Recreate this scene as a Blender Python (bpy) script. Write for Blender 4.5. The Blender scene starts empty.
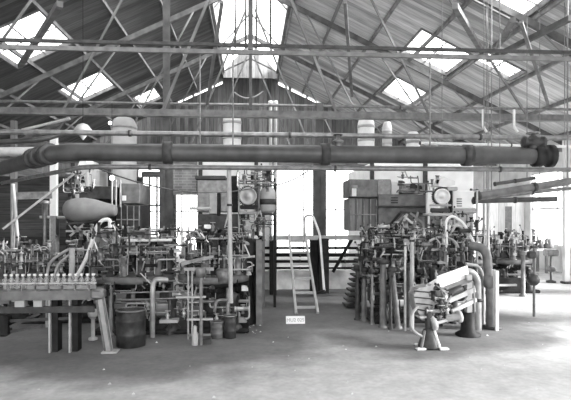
import bpy, math, random
from mathutils import Vector, Matrix
S = bpy.context.scene
COL = S.collection
PI = math.pi
# ------------------------------------------------------------------ camera frame (real place in metres; X right, Y into the hall, Z up)
F = 520.0; YAW = math.radians(3.85); HZ = 218.0; CH = 1.9
def P(px, py, Y):
    xr = (px - 285.5) / F
    t = Y / (math.cos(YAW) - xr * math.sin(YAW))
    return Vector((t * (math.sin(YAW) + xr * math.cos(YAW)), Y, CH + t * (HZ - py) / F))
def PX(px, Y): return P(px, HZ, Y).x
def PZ(py, Y, px=285): return P(px, py, Y).z

# ------------------------------------------------------------------ materials
def mat(name, v, rough=.6, metal=0., var=.25, scale=6., bump=0., stretch=(1, 1, 1), spec=.5):
    m = bpy.data.materials.new(name); m.use_nodes = True
    n = m.node_tree; b = n.nodes['Principled BSDF']
    b.inputs['Roughness'].default_value = rough; b.inputs['Metallic'].default_value = metal
    b.inputs['Specular IOR Level'].default_value = spec
    tc = n.nodes.new('ShaderNodeTexCoord'); mp = n.nodes.new('ShaderNodeMapping')
    mp.inputs['Scale'].default_value = stretch
    nz = n.nodes.new('ShaderNodeTexNoise'); nz.inputs['Scale'].default_value = scale; nz.inputs['Detail'].default_value = 6
    rp = n.nodes.new('ShaderNodeValToRGB')
    lo = max(0, v * (1 - var)); hi = min(1, v * (1 + var))
    rp.color_ramp.elements[0].position = .3; rp.color_ramp.elements[0].color = (lo, lo, lo, 1)
    rp.color_ramp.elements[1].position = .7; rp.color_ramp.elements[1].color = (hi, hi, hi, 1)
    n.links.new(tc.outputs['Object'], mp.inputs[0]); n.links.new(mp.outputs[0], nz.inputs[0])
    n.links.new(nz.outputs[0], rp.inputs[0]); n.links.new(rp.outputs[0], b.inputs['Base Color'])
    if bump:
        bp = n.nodes.new('ShaderNodeBump'); bp.inputs['Strength'].default_value = bump; bp.inputs['Distance'].default_value = .03
        n.links.new(nz.outputs[0], bp.inputs['Height']); n.links.new(bp.outputs[0], b.inputs['Normal'])
    return m

def boards(name, v, width, axis, joint=.35, var=.3, along=.35):
    """timber boards: board-to-board tone, dark joints, grain along the board (axis 0/1/2 = direction across the boards)"""
    m = mat(name, v, .85, 0, var, 5., 0, spec=.2)
    n = m.node_tree; L = n.links; b = n.nodes['Principled BSDF']
    tc = [x for x in n.nodes if x.type == 'TEX_COORD'][0]; mp = [x for x in n.nodes if x.type == 'MAPPING'][0]
    st = [along] * 3; st[axis] = 3.; mp.inputs['Scale'].default_value = st
    rp = [x for x in n.nodes if x.type == 'VALTORGB'][0]
    sp = n.nodes.new('ShaderNodeSeparateXYZ'); L.new(tc.outputs['Object'], sp.inputs[0])
    dv = n.nodes.new('ShaderNodeMath'); dv.operation = 'DIVIDE'; dv.inputs[1].default_value = width; L.new(sp.outputs[axis], dv.inputs[0])
    fl = n.nodes.new('ShaderNodeMath'); fl.operation = 'FLOOR'; L.new(dv.outputs[0], fl.inputs[0])
    wn = n.nodes.new('ShaderNodeTexWhiteNoise'); wn.noise_dimensions = '1D'; L.new(fl.outputs[0], wn.inputs['W'])
    fr = n.nodes.new('ShaderNodeMath'); fr.operation = 'FRACT'; L.new(dv.outputs[0], fr.inputs[0])
    gt = n.nodes.new('ShaderNodeMath'); gt.operation = 'GREATER_THAN'; gt.inputs[1].default_value = .07; L.new(fr.outputs[0], gt.inputs[0])
    a = n.nodes.new('ShaderNodeMath'); a.operation = 'MULTIPLY_ADD'; a.inputs[1].default_value = .7; a.inputs[2].default_value = .65; L.new(wn.outputs['Value'], a.inputs[0])
    j = n.nodes.new('ShaderNodeMath'); j.operation = 'MULTIPLY_ADD'; j.inputs[1].default_value = 1 - joint; j.inputs[2].default_value = joint; L.new(gt.outputs[0], j.inputs[0])
    k = n.nodes.new('ShaderNodeMath'); k.operation = 'MULTIPLY'; L.new(a.outputs[0], k.inputs[0]); L.new(j.outputs[0], k.inputs[1])
    vm = n.nodes.new('ShaderNodeVectorMath'); vm.operation = 'SCALE'; L.new(rp.outputs[0], vm.inputs[0]); L.new(k.outputs[0], vm.inputs['Scale'])
    L.new(vm.outputs[0], b.inputs['Base Color'])
    return m

def bricks(name, c1, c2, mort, bw=.23, bh=.075):
    m = bpy.data.materials.new(name); m.use_nodes = True; n = m.node_tree; b = n.nodes['Principled BSDF']
    b.inputs['Roughness'].default_value = .9
    tc = n.nodes.new('ShaderNodeTexCoord'); mp = n.nodes.new('ShaderNodeMapping'); mp.inputs['Rotation'].default_value = (PI / 2, 0, 0)
    br = n.nodes.new('ShaderNodeTexBrick'); br.inputs['Scale'].default_value = 1.
    br.inputs['Brick Width'].default_value = bw; br.inputs['Row Height'].default_value = bh; br.inputs['Mortar Size'].default_value = .012
    for k, c in (('Color1', c1), ('Color2', c2), ('Mortar', mort)): br.inputs[k].default_value = (c, c, c, 1)
    nz = n.nodes.new('ShaderNodeTexNoise'); nz.inputs['Scale'].default_value = 2.5; nz.inputs['Detail'].default_value = 8
    mx = n.nodes.new('ShaderNodeMix'); mx.data_type = 'RGBA'; mx.blend_type = 'MULTIPLY'; mx.inputs['Factor'].default_value = .55
    L = n.links; L.new(tc.outputs['Object'], mp.inputs[0]); L.new(mp.outputs[0], br.inputs[0]); L.new(tc.outputs['Object'], nz.inputs[0])
    cr = n.nodes.new('ShaderNodeValToRGB'); cr.color_ramp.elements[0].position = .35; cr.color_ramp.elements[0].color = (.35, .35, .35, 1); cr.color_ramp.elements[1].position = .6
    L.new(nz.outputs[0], cr.inputs[0]); L.new(br.outputs[0], mx.inputs['A']); L.new(cr.outputs[0], mx.inputs['B']); L.new(mx.outputs['Result'], b.inputs['Base Color'])
    return m

def glass(name, tint=.95, refl=.1):
    m = bpy.data.materials.new(name); m.use_nodes = True; n = m.node_tree; n.nodes.clear()
    o = n.nodes.new('ShaderNodeOutputMaterial'); mx = n.nodes.new('ShaderNodeMixShader'); t = n.nodes.new('ShaderNodeBsdfTransparent'); g = n.nodes.new('ShaderNodeBsdfGlossy')
    t.inputs[0].default_value = (tint, tint, tint, 1); g.inputs['Roughness'].default_value = .1; mx.inputs[0].default_value = refl
    n.links.new(t.outputs[0], mx.inputs[1]); n.links.new(g.outputs[0], mx.inputs[2]); n.links.new(mx.outputs[0], o.inputs[0])
    return m

M = dict(
    iron=mat('cast_iron', .042, .5, .1, .5, 9, spec=.35),
    black=mat('black_iron', .016, .6, 0, .5, 9, spec=.2),
    grey=mat('grey_painted_iron', .13, .55, .1, .35, 7),
    mid=mat('worn_steel', .19, .42, .45, .35, 10),
    steel=mat('bright_steel', .42, .33, .5, .25, 14),
    pale=mat('pale_painted_metal', .38, .5, 0, .15, 8),
    white=mat('white_painted_metal', .7, .5, 0, .08, 8),
    pipe=mat('dark_sooty_pipe', .06, .5, .2, .35, 5),
    lightpipe=mat('dull_galvanised_pipe', .34, .45, .35, .3, 6),
    timber=mat('weathered_timber', .16, .85, 0, .35, 4, .1, (1, 1, .2)),
    darktimber=mat('sooty_timber', .09, .85, 0, .4, 4, .1),
    palewood=mat('pale_bare_wood', .5, .75, 0, .25, 5, 0, (1, 1, .3)),
    plaster=mat('whitewashed_plaster', .9, .9, 0, .1, 2.5),
    greyplaster=mat('grey_plaster', .5, .9, 0, .25, 1.4),
    palestone=mat('limewashed_footing', .72, .9, 0, .3, 3, .2), stone=mat('worn_stone_footing', .5, .9, 0, .4, 3, .3),
    hood=mat('dull_grey_sheet', .15, .75, 0, .2, 5),
    card=mat('white_card', .9, .7, 0, .03, 5),
    ink=mat('grey_ink', .3, .8),
    rubber=mat('grey_rubber_hose', .3, .6, 0, .2, 6),
    brick=bricks('sooty_brick', .42, .3, .5),
    roof=boards('shaded_roof_boards', .1, .2, 1, .7, .25), roofpale=boards('lit_roof_boards', .44, .2, 1, .75, .25),  # left slope painted darker, right slope paler, for the uneven light on the roof
    gable=boards('gable_boards', .2, .22, 0, .5),
    board=boards('dark_wall_boards', .075, .25, 2, .5),
    paleboard=boards('limewashed_wall_boards', .6, .35, 0, .75, .18),
    panel=boards('ribbed_iron_panel', .2, .155, 0, .25, .25),
    glass=glass('window_glass'), skyglass=glass('skylight_glass', .97, .04),
)
# floor: worn pale concrete, dark oily ground round the machines with a ragged edge
fm = bpy.data.materials.new('worn_oily_floor'); fm.use_nodes = True; M['floor'] = fm
n = fm.node_tree; L = n.links; b = n.nodes['Principled BSDF']; b.inputs['Roughness'].default_value = .8; b.inputs['Specular IOR Level'].default_value = .25
tc = n.nodes.new('ShaderNodeTexCoord')
def noise(sc, det=6):
    q = n.nodes.new('ShaderNodeTexNoise'); q.inputs['Scale'].default_value = sc; q.inputs['Detail'].default_value = det; L.new(tc.outputs['Object'], q.inputs[0]); return q.outputs[0]
def math_(op, a, c, d=None):
    q = n.nodes.new('ShaderNodeMath'); q.operation = op
    for i, v in enumerate((a, c, d)):
        if v is None: continue
        if isinstance(v, (int, float)): q.inputs[i].default_value = v
        else: L.new(v, q.inputs[i])
    return q.outputs[0]
sp = n.nodes.new('ShaderNodeSeparateXYZ'); L.new(tc.outputs['Object'], sp.inputs[0])
big_ = noise(.7); mid_ = noise(3.); fine = noise(14., 8)
# stains: ellipses (cx, cy, rx, ry) of spilled oil
st = None
for cx, cy, rx, ry in ((-1.6, 8.8, 3.4, 2.7), (2.8, 9.2, 2.5, 2.4), (.6, 12.2, 2.4, 4.2), (-5, 11, 3.5, 4)):
    ex = math_('DIVIDE', math_('SUBTRACT', sp.outputs[0], cx), rx); ey = math_('DIVIDE', math_('SUBTRACT', sp.outputs[1], cy), ry)
    dd = math_('SQRT', math_('ADD', math_('MULTIPLY', ex, ex), math_('MULTIPLY', ey, ey)), 0)
    dd = math_('ADD', dd, math_('MULTIPLY_ADD', big_, .9, -.45))
    v = n.nodes.new('ShaderNodeMapRange'); v.interpolation_type = 'SMOOTHSTEP'; v.inputs['From Min'].default_value = 1.15; v.inputs['From Max'].default_value = .75; L.new(dd, v.inputs['Value'])
    st = v.outputs[0] if st is None else math_('MAXIMUM', st, v.outputs[0])
val = math_('MULTIPLY', math_('MULTIPLY_ADD', st, -.27, .42), math_('MULTIPLY_ADD', mid_, .7, .65))
val = math_('MULTIPLY', val, math_('MULTIPLY_ADD', fine, .5, .75))
cc = n.nodes.new('ShaderNodeCombineXYZ')
for i in range(3): L.new(val, cc.inputs[i])
L.new(cc.outputs[0], b.inputs['Base Color'])
bp = n.nodes.new('ShaderNodeBump'); bp.inputs['Strength'].default_value = .15; bp.inputs['Distance'].default_value = .02; L.new(fine, bp.inputs['Height']); L.new(bp.outputs[0], b.inputs['Normal'])
# bottle glass: greenish-clear reads pale grey
bm_ = bpy.data.materials.new('clear_bottle_glass'); bm_.use_nodes = True
b = bm_.node_tree.nodes['Principled BSDF']; b.inputs['Base Color'].default_value = (.7, .7, .7, 1); b.inputs['Roughness'].default_value = .1; b.inputs['Transmission Weight'].default_value = .7
M['bottle'] = bm_
# lamp glass that is lit
em = bpy.data.materials.new('lit_bulb'); em.use_nodes = True; b = em.node_tree.nodes['Principled BSDF']
b.inputs['Emission Color'].default_value = (1, 1, 1, 1); b.inputs['Emission Strength'].default_value = 3.; b.inputs['Base Color'].default_value = (.9, .9, .9, 1); M['bulb'] = em

# ------------------------------------------------------------------ mesh builder
class MB:
    def __init__(s): s.v = []; s.f = []; s.sm = []
    def add(s, vs, fs, smooth=False):
        o = len(s.v); s.v += [Vector(v) for v in vs]; s.f += [tuple(i + o for i in f) for f in fs]; s.sm += [smooth] * len(fs); return s
    def bx(s, x0, x1, y0, y1, z0, z1):
        return s.add([(x, y, z) for z in (z0, z1) for y in (y0, y1) for x in (x0, x1)], [(0, 2, 3, 1), (4, 5, 7, 6), (0, 1, 5, 4), (2, 6, 7, 3), (0, 4, 6, 2), (1, 3, 7, 5)])
    def box(s, c, d): return s.bx(c[0] - d[0] / 2, c[0] + d[0] / 2, c[1] - d[1] / 2, c[1] + d[1] / 2, c[2] - d[2] / 2, c[2] + d[2] / 2)
    def cham(s, c, d, b=.02):
        """box with chamfered edges round the vertical and top"""
        x, y, z = d[0] / 2, d[1] / 2, d[2] / 2
        def lp(q, zz): return [(c[0] + u, c[1] + w, c[2] + zz) for u, w in ((-x + q, -y), (x - q, -y), (x, -y + q), (x, y - q), (x - q, y), (-x + q, y), (-x, y - q), (-x, -y + q))]
        def lp2(q, zz): return [(c[0] + u * (x - q) / x, c[1] + w * (y - q) / y, c[2] + zz) for u, w in ((-x + b, -y), (x - b, -y), (x, -y + b), (x, y - b), (x - b, y), (-x + b, y), (-x, y - b), (-x, -y + b))]
        R = [lp2(b, -z), lp(b, -z + b), lp(b, z - b), lp2(b, z)]
        vs = sum(R, []); fs = [tuple(range(7, -1, -1)), tuple(range(24, 32))]
        for k in range(3):
            for i in range(8): fs.append((k * 8 + i, k * 8 + (i + 1) % 8, k * 8 + 8 + (i + 1) % 8, k * 8 + 8 + i))
        return s.add(vs, fs)
    def bar(s, p, q, w, h, up=(0, 0, 1)):
        p, q = Vector(p), Vector(q); d = (q - p).normalized(); u = Vector(up)
        if abs(d.dot(u)) > .98: u = Vector((0, 1, 0))
        a = d.cross(u).normalized() * w / 2; c = a.cross(d).normalized() * h / 2
        vs = [e + i * a + j * c for e in (p, q) for i, j in ((-1, -1), (1, -1), (1, 1), (-1, 1))]
        return s.add(vs, [(0, 1, 2, 3), (7, 6, 5, 4), (0, 4, 5, 1), (1, 5, 6, 2), (2, 6, 7, 3), (3, 7, 4, 0)])
    def loft(s, rings, smooth=True, caps=True):
        k = len(rings[0]); vs = sum([list(r) for r in rings], []); fs = []
        for i in range(len(rings) - 1):
            for j in range(k): fs.append((i * k + j, i * k + (j + 1) % k, (i + 1) * k + (j + 1) % k, (i + 1) * k + j))
        s.add(vs, fs, smooth)
        if caps: s.add(rings[0], [tuple(range(k - 1, -1, -1))]); s.add(rings[-1], [tuple(range(k))])
        return s
    def tube(s, pts, r, n=8, bend=0., rs=None):
        pts = [Vector(p) for p in pts]
        if bend and len(pts) > 2:
            out = [pts[0]]
            for a, b, c in zip(pts, pts[1:], pts[2:]):
                l = min(bend, (a - b).length * .49, (c - b).length * .49); p = b + (a - b).normalized() * l; q = b + (c - b).normalized() * l
                for k in range(6):
                    t = k / 5; out.append(p * (1 - t) ** 2 + b * 2 * t * (1 - t) + q * t * t)
            pts = out + [pts[-1]]
        rings = []; u = None
        for i, p in enumerate(pts):
            d = ((pts[min(i + 1, len(pts) - 1)] - p).normalized() + (p - pts[max(i - 1, 0)]).normalized()).normalized()
            if u is None:
                u = d.orthogonal().normalized()
            u = (u - d * u.dot(d)).normalized(); w = d.cross(u); rr = rs[i] if rs else r
            rings.append([p + (u * math.cos(a) + w * math.sin(a)) * rr for a in (2 * PI * k / n for k in range(n))])
        return s.loft(rings)
    def cyl(s, p, q, r, r2=None, n=12): return s.tube([p, q], r, n, rs=[r, r if r2 is None else r2])
    def lathe(s, prof, c, n=20, axis=(0, 0, 1)):
        """prof = [(radius, distance along axis)]"""
        d = Vector(axis).normalized(); u = d.orthogonal().normalized(); w = d.cross(u); c = Vector(c)
        return s.loft([[c + d * z + (u * math.cos(a) + w * math.sin(a)) * max(r, 1e-4) for a in (2 * PI * k / n for k in range(n))] for r, z in prof])
    def ring(s, c, R, r, axis=(0, 0, 1), n=28, m=8):
        d = Vector(axis).normalized(); u = d.orthogonal().normalized(); w = d.cross(u); c = Vector(c); vs = []; fs = []
        for i in range(n):
            e = u * math.cos(2 * PI * i / n) + w * math.sin(2 * PI * i / n)
            for j in range(m): vs.append(c + e * (R + r * math.cos(2 * PI * j / m)) + d * r * math.sin(2 * PI * j / m))
        for i in range(n):
            for j in range(m): fs.append((i * m + j, ((i + 1) % n) * m + j, ((i + 1) % n) * m + (j + 1) % m, i * m + (j + 1) % m))
        return s.add(vs, fs, True)
    def prism(s, poly, vec):
        v = Vector(vec); p = [Vector(a) for a in poly]; return s.loft([p, [a + v for a in p]], False)
    def gear(s, c, R, w, teeth, axis, hole=.0):
        d = Vector(axis).normalized(); u = d.orthogonal().normalized(); q = d.cross(u); c = Vector(c); poly = []
        for i in range(teeth):
            for da, rr in ((-.28, R * .9), (-.16, R), (.16, R), (.28, R * .9)):
                a = 2 * PI * (i + da) / teeth; poly.append(c - d * w / 2 + (u * math.cos(a) + q * math.sin(a)) * rr)
        return s.prism(poly, d * w)
    def build(s, name, m, parent=None, label=None, kind=None, category=None, group=None):
        if parent is not None: o0 = parent.matrix_world.translation if False else Vector(parent.get('_o', (0, 0, 0)))
        else:
            xs = [v.x for v in s.v]; ys = [v.y for v in s.v]; zs = [v.z for v in s.v]
            o0 = Vector(((min(xs) + max(xs)) / 2, (min(ys) + max(ys)) / 2, min(zs))) if kind != 'structure' else Vector((0, 0, 0))
        me = bpy.data.meshes.new(name); me.from_pydata([v - o0 for v in s.v], [], s.f); me.polygons.foreach_set('use_smooth', s.sm); me.update()
        me.materials.append(M[m])
        o = bpy.data.objects.new(name, me); COL.objects.link(o)
        if parent is not None: o.parent = parent
        else: o.location = o0
        o['_o'] = list(o0)
        if label: o['label'] = label
        if kind: o['kind'] = kind
        if category: o['category'] = category
        if group: o['group'] = group
        return o

def thing(name, label, cat, loc, group=None):
    o = bpy.data.objects.new(name, None); COL.objects.link(o); o.location = loc; o['_o'] = list(loc); o['label'] = label; o['category'] = cat
    o.empty_display_size = .1
    if group: o['group'] = group
    return o
def part(name, m, parent, fn, *a, **k): return getattr(MB(), fn)(*a, **k).build(name, m, parent)

# ------------------------------------------------------------------ the hall
RID = 10.0; SL = .48; HW = 11.0; Y0, Y1 = -9.0, 28.0; MW = 1.37
def rz(x): return RID - SL * abs(x)
MB().bx(-HW - .2, HW + .2, Y0, Y1 + .3, -.1, 0).build('floor', 'floor', kind='structure')
# skylight cells in each roof slope: (side, x0, x1, y0, y1)
SKY = [(-1, 5.5, 7.2, 14.0, 16.6), (-1, 5.55, 7.1, 19.6, 21.9), (-1, 4.4, 5.4, 24.2, 26.2),
       (1, 5.1, 6.7, 15.2, 17.4), (1, 6.8, 8.0, 14.6, 15.6), (1, 5.6, 7.0, 19.6, 22.0), (1, 5.3, 6.7, 10.7, 12.6),
       (-1, 1.6, 5.0, 9.4, 13.0), (1, 5.4, 8.0, 6.6, 9.4), (-1, 3.0, 6.5, 2.2, 5.0), (1, 3.0, 7.0, 2.2, 5.0)]  # unseen roof lights, added out of view to brighten the hall
for sd in (-1, 1):
    roof = MB()
    cells = [c for c in SKY if c[0] == sd]
    xs = sorted({MW, HW + .3} | {v for c in cells for v in c[1:3]}); ys = sorted({Y0, Y1 + .3} | {v for c in cells for v in c[3:5]})
    for xa, xb in zip(xs, xs[1:]):
        for ya, yb in zip(ys, ys[1:]):
            if any(c[1] <= (xa + xb) / 2 <= c[2] and c[3] <= (ya + yb) / 2 <= c[4] for c in cells): continue
            q = [(sd * xa, ya, rz(xa)), (sd * xb, ya, rz(xb)), (sd * xb, yb, rz(xb)), (sd * xa, yb, rz(xa))]
            roof.prism(q, (0, 0, .06))
    # ridge closed nearer than the lantern and beyond it
    for ya, yb in ((Y0, 6.0), (26.6, Y1 + .3)): roof.prism([(0, ya, RID), (sd * MW, ya, rz(MW)), (sd * MW, yb, rz(MW)), (0, yb, RID)], (0, 0, .06))
    ceil = roof.build('ceiling_left' if sd < 0 else 'ceiling_right', 'roof' if sd < 0 else 'roofpale', kind='structure')  # shaded left and lit right are put into the board colours
    for i in range(8):
        x = 1.45 + i * 1.33
        MB().bar((sd * x, Y0, rz(x) - .07), (sd * x, Y1, rz(x) - .07), .07, .11).build('purlin', 'darktimber' if sd < 0 else 'timber', ceil)  # purlins toned to go with their slope's painted light
for i, (sd, xa, xb, ya, yb) in enumerate(SKY):
    fr = MB(); e = .05
    for x in (xa, xb): fr.bar((sd * x, ya, rz(x) + .04), (sd * x, yb, rz(x) + .04), .07, .14)
    for y in (ya, yb): fr.bar((sd * xa, y, rz(xa) + .04), (sd * xb, y, rz(xb) + .04), .07, .14)
    xm = (xa + xb) / 2
    for t in (.5,): y = ya + (yb - ya) * t; fr.bar((sd * xa, y, rz(xa) + .03), (sd * xb, y, rz(xb) + .03), .02, .03)
    fr.bar((sd * xm, ya, rz(xm) + .03), (sd * xm, yb, rz(xm) + .03), .022, .04)
    w = fr.build('window_%d' % (i + 1), 'timber', kind='structure')  # covers the visible skylights and the unseen added ones
    MB().prism([(sd * xa, ya, rz(xa) + .06), (sd * xb, ya, rz(xb) + .06), (sd * xb, yb, rz(xb) + .06), (sd * xa, yb, rz(xa) + .06)], (0, 0, .008)).build('pane', 'skyglass', w)
# ridge monitor: steep glazed lantern running along the ridge
ME = rz(MW); MT = 11.0; MY0, MY1 = 6.0, 26.6
mon = MB()
for sd in (-1, 1): mon.bar((sd * MW, MY0, ME + .06), (sd * MW, MY1, ME + .06), .14, .2)
mon.bar((0, MY0, MT), (0, MY1, MT), .12, .16)
mon = mon.build('window_30', 'timber', kind='structure', label='glazed lantern along the roof ridge')
for k in range(6):
    y = MY0 + .1 + k * 4.25
    for sd in (-1, 1): MB().bar((sd * MW, y, ME + .06), (0, y, MT), .06, .06).build('rafter', 'darktimber', mon)
for sd in (-1, 1):
    MB().prism([(sd * MW, MY0, ME + .1), (0, MY0, MT + .04), (0, MY1, MT + .04), (sd * MW, MY1, ME + .1)], (0, 0, .01)).build('pane', 'skyglass', mon)
MB().prism([(-MW, MY1, ME - .3), (MW, MY1, ME - .3), (MW, MY1, ME), (0, MY1, MT - .05), (-MW, MY1, ME)], (0, .06, 0)).build('end_board', 'gable', mon)
MB().prism([(-MW, MY0, ME - .1), (MW, MY0, ME - .1), (MW, MY0, ME), (0, MY0, MT - .05), (-MW, MY0, ME)], (0, .06, 0)).build('end_board', 'gable', mon)
for sx in (-.32, -.1, .12, .42):   # tall rods hanging inside the lantern
    MB().cyl((sx * 1.6, 17.5, 7.6), (sx * 1.6, 17.5, MT - .5 - abs(sx) * 1.6), .035).build('hanger_rod', 'iron', mon)
# gable wall at the far end: its top stops short of the roof, daylight shows through the gap in dashes
BO = [(PX(138, Y1), PX(203, Y1), 0., PZ(170, Y1)), (PX(271, Y1), PX(368, Y1), 0., PZ(166, Y1)), (PX(420, Y1), PX(476, Y1), .6, PZ(172, Y1))]
g = MB(); H0 = 4.7
xs = sorted({-HW, HW} | {o[0] for o in BO} | {o[1] for o in BO})
for xa, xb in zip(xs, xs[1:]):
    o = [o for o in BO if o[0] <= (xa + xb) / 2 <= o[1]]
    if o: g.bx(xa, xb, Y1, Y1 + .15, o[0][3], H0); (g.bx(xa, xb, Y1, Y1 + .15, 0, o[0][2]) if o[0][2] else None)
    else: g.bx(xa, xb, Y1, Y1 + .15, 0, H0)
g.prism([(-HW, Y1, H0), (HW, Y1, H0), (0, Y1, RID - .22)], (0, .15, 0)).build('wall_back', 'gable', kind='structure')
for i, o in enumerate(BO):
    f = MB()
    for k in range(4): x = o[0] + (o[1] - o[0]) * k / 3; f.bx(x - .03, x + .03, Y1 + .04, Y1 + .1, o[2], o[3])
    for k in range(3): z = o[2] + (o[3] - o[2]) * k / 2; f.bx(o[0], o[1], Y1 + .04, Y1 + .1, z - .03, z + .03)
    f = f.build('window_%d' % (31 + i), 'palewood', kind='structure')
    MB().bx(o[0], o[1], Y1 + .06, Y1 + .066, o[2], o[3]).build('pane', 'skyglass', f)
MB().bx(PX(138, 14.2), PX(366, 14.2), 13.82, 14.02, 0, .5).build('wall_footing', 'palestone', kind='structure')
MB().bx(PX(172, 14.4), PX(197, 14.4), 14.3, 14.6, PZ(195, 14.4), PZ(165, 14.4)).build('wall_brick_lintel', 'brick', kind='structure')
for sd in (-1, 1):
    for xa, xb in ((0, 1.5), (2.05, 2.2), (3.0, 3.1), (3.85, 11)):
        MB().prism([(sd * xa, Y1 + .02, rz(xa) - .25), (sd * xb, Y1 + .02, rz(xb) - .25), (sd * xb, Y1 + .02, rz(xb) + .02), (sd * xa, Y1 + .02, rz(xa) + .02)], (0, .1, 0)).build('trim_back_gable', 'gable', kind='structure')
# side walls with tall windows
def wallwin(x, ys, side, m):
    H = rz(HW) + .1; zz = (.9, 3.6); w = MB(); prev = Y0
    for ya, yb in ys + [(Y1, Y1)]:
        if ya > prev: w.bx(x - .1, x + .1, prev, ya, 0, H)
        if yb > ya: w.bx(x - .1, x + .1, ya, yb, 0, zz[0]); w.bx(x - .1, x + .1, ya, yb, zz[1], H)
        prev = yb
    w.build('wall_' + side, m, kind='structure')
    return zz
wn = len(SKY) + 1
for x, side, ys, m in ((-HW, 'left', [(1, 4), (6, 9)], 'board'), (HW, 'right', [(.5, 3.5), (4.5, 7.5), (8.5, 11.5), (12.5, 15.5), (16.3, 19.6)], 'paleboard')):
    zz = wallwin(x, ys, side, m)
    for ya, yb in ys:
        f = MB()
        for k in range(3): y = ya + (yb - ya) * k / 2; f.bx(x - .03, x + .03, y - .025, y + .025, *zz)
        for k in range(3): z = zz[0] + (zz[1] - zz[0]) * k / 2; f.bx(x - .03, x + .03, ya, yb, z - .025, z + .025)
        f = f.build('window_%d' % wn, 'palewood', kind='structure'); wn += 1
        MB().bx(x - .004, x + .004, ya, yb, *zz).build('pane', 'glass', f)
# partition behind the left machines, with a window that lets in daylight, and limewashed partition at right
xl = PX(142, 18); xr_ = PX(164, 18)
pt = MB(); pt.bx(-HW, xl, 18, 18.12, 0, 3.3); pt.bx(xr_, xr_ + .4, 18, 18.12, 0, 3.3)
pt.bx(xl, xr_, 18, 18.12, 0, PZ(238, 18)); pt.bx(xl, xr_, 18, 18.12, PZ(173, 18), 3.3)
pt.build('wall_left_partition', 'board', kind='structure')
f = MB()
for k in range(4): x = xl + (xr_ - xl) * k / 3; f.bx(x - .025, x + .025, 18.02, 18.1, PZ(238, 18), PZ(173, 18))
for k in range(3): z = PZ(238, 18) + (PZ(173, 18) - PZ(238, 18)) * k / 2; f.bx(xl, xr_, 18.02, 18.1, z - .025, z + .025)
f = f.build('window_%d' % wn, 'darktimber', kind='structure'); wn += 1
MB().bx(xl, xr_, 18.05, 18.056, PZ(238, 18), PZ(173, 18)).build('pane', 'glass', f)
# right partition
RY = 20.0
ops = [(PX(540, RY), PX(545, RY), PZ(226, RY), PZ(217, RY)), (PX(549, RY), PX(557, RY), PZ(228, RY), PZ(214, RY)), (PX(505, RY), PX(512, RY), 0, PZ(206, RY))]
xs = sorted({4.5, HW - .1} | {o[0] for o in ops} | {o[1] for o in ops}); pw = MB(); H = PZ(199, RY)
for xa, xb in zip(xs, xs[1:]):
    o = [o for o in ops if o[0] <= (xa + xb) / 2 <= o[1]]
    if o: o = o[0]; pw.bx(xa, xb, RY, RY + .12, o[3], H); (pw.bx(xa, xb, RY, RY + .12, 0, o[2]) if o[2] else None)
    else: pw.bx(xa, xb, RY, RY + .12, 0, H)
pw.build('wall_right_partition', 'paleboard', kind='structure')
for o in ops[:2]:
    f = MB(); f.bx(o[0], o[1], RY + .02, RY + .08, (o[2] + o[3]) / 2 - .02, (o[2] + o[3]) / 2 + .02)
    for x in (o[0], o[1]): f.bx(x - .04, x + .04, RY - .03, RY + .08, o[2] - .04, o[3] + .04)
    f = f.build('window_%d' % wn, 'greyplaster', kind='structure'); wn += 1
    MB().bx(o[0], o[1], RY + .05, RY + .056, o[2], o[3]).build('pane', 'glass', f)
o = ops[2]; d = MB().bx(o[0], o[1], RY + .02, RY + .08, 0, o[3]).build('door_1', 'grey', kind='structure')
MB().box((o[1] - .08, RY - .01, 1.05), (.04, .06, .16)).build('door_handle', 'steel', d)

# ------------------------------------------------------------------ roof trusses
def truss(Y, label, rods, seed, double=False, tie='timber', tw=.14):
    r = thing('roof_truss', label, 'roof truss', (0, Y, 4.3), 'roof trusses')
    for sd in (-1, 1): MB().bar((sd * HW, Y, rz(HW) - .24), (0, Y, RID - .24), .1, .16).build('rafter', 'darktimber', r)
    if double:
        for z, m in ((4.36, 'iron'), (4.26, 'grey')): MB().bar((-HW, Y, z), (HW, Y, z), .045, .045 if z > 4.3 else .06).build('tie_rod', m, r)
    else:
        t = MB(); t.bx(-HW, HW, Y - .06, Y + .06, 4.3 - tw / 2, 4.3 + tw / 2); t.bx(-HW, HW, Y - .09, Y + .09, 4.3 - tw / 2 - .02, 4.3 - tw / 2 + .02); t.build('tie_beam', tie, r)
    nodes = [-9.2, -6.6, -4.2, -2., 2., 4.2, 6.6, 9.2]
    for i, x in enumerate(nodes):
        z = rz(x) - .3
        if rods: MB().cyl((x, Y, 4.3), (x, Y, z), .012, n=6).build('tie_bar', 'mid', r)
        x2 = x - math.copysign(2.3, x)
        if Y < 10 and x < 7: continue
        if abs(x) > 2.1: MB().bar((x, Y, 4.33), (x2, Y, rz(x2) - .3), .045, .045).build('strut', 'timber', r)
        else: MB().bar((x, Y, 4.33), (math.copysign(.15, x), Y, RID - 1.1), .06, .06).build('strut', 'timber', r)
    MB().bar((0, Y, 4.3), (0, Y, RID - .3), .07, .07).build('king_post', 'darktimber', r)
truss(7.43, 'nearest roof truss, its tie a pair of thin bars just above the fat pipe run', False, 1, True)
truss(12.0, 'second roof truss inward, with flat grey tie beam behind the paired bars', False, 2, tie='grey')
truss(17.5, 'third roof truss inward, its rafters rising behind the white stacks', False, 3)
truss(22.5, 'farthest roof truss, dim timber struts nearest the back gable', False, 4)
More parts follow.
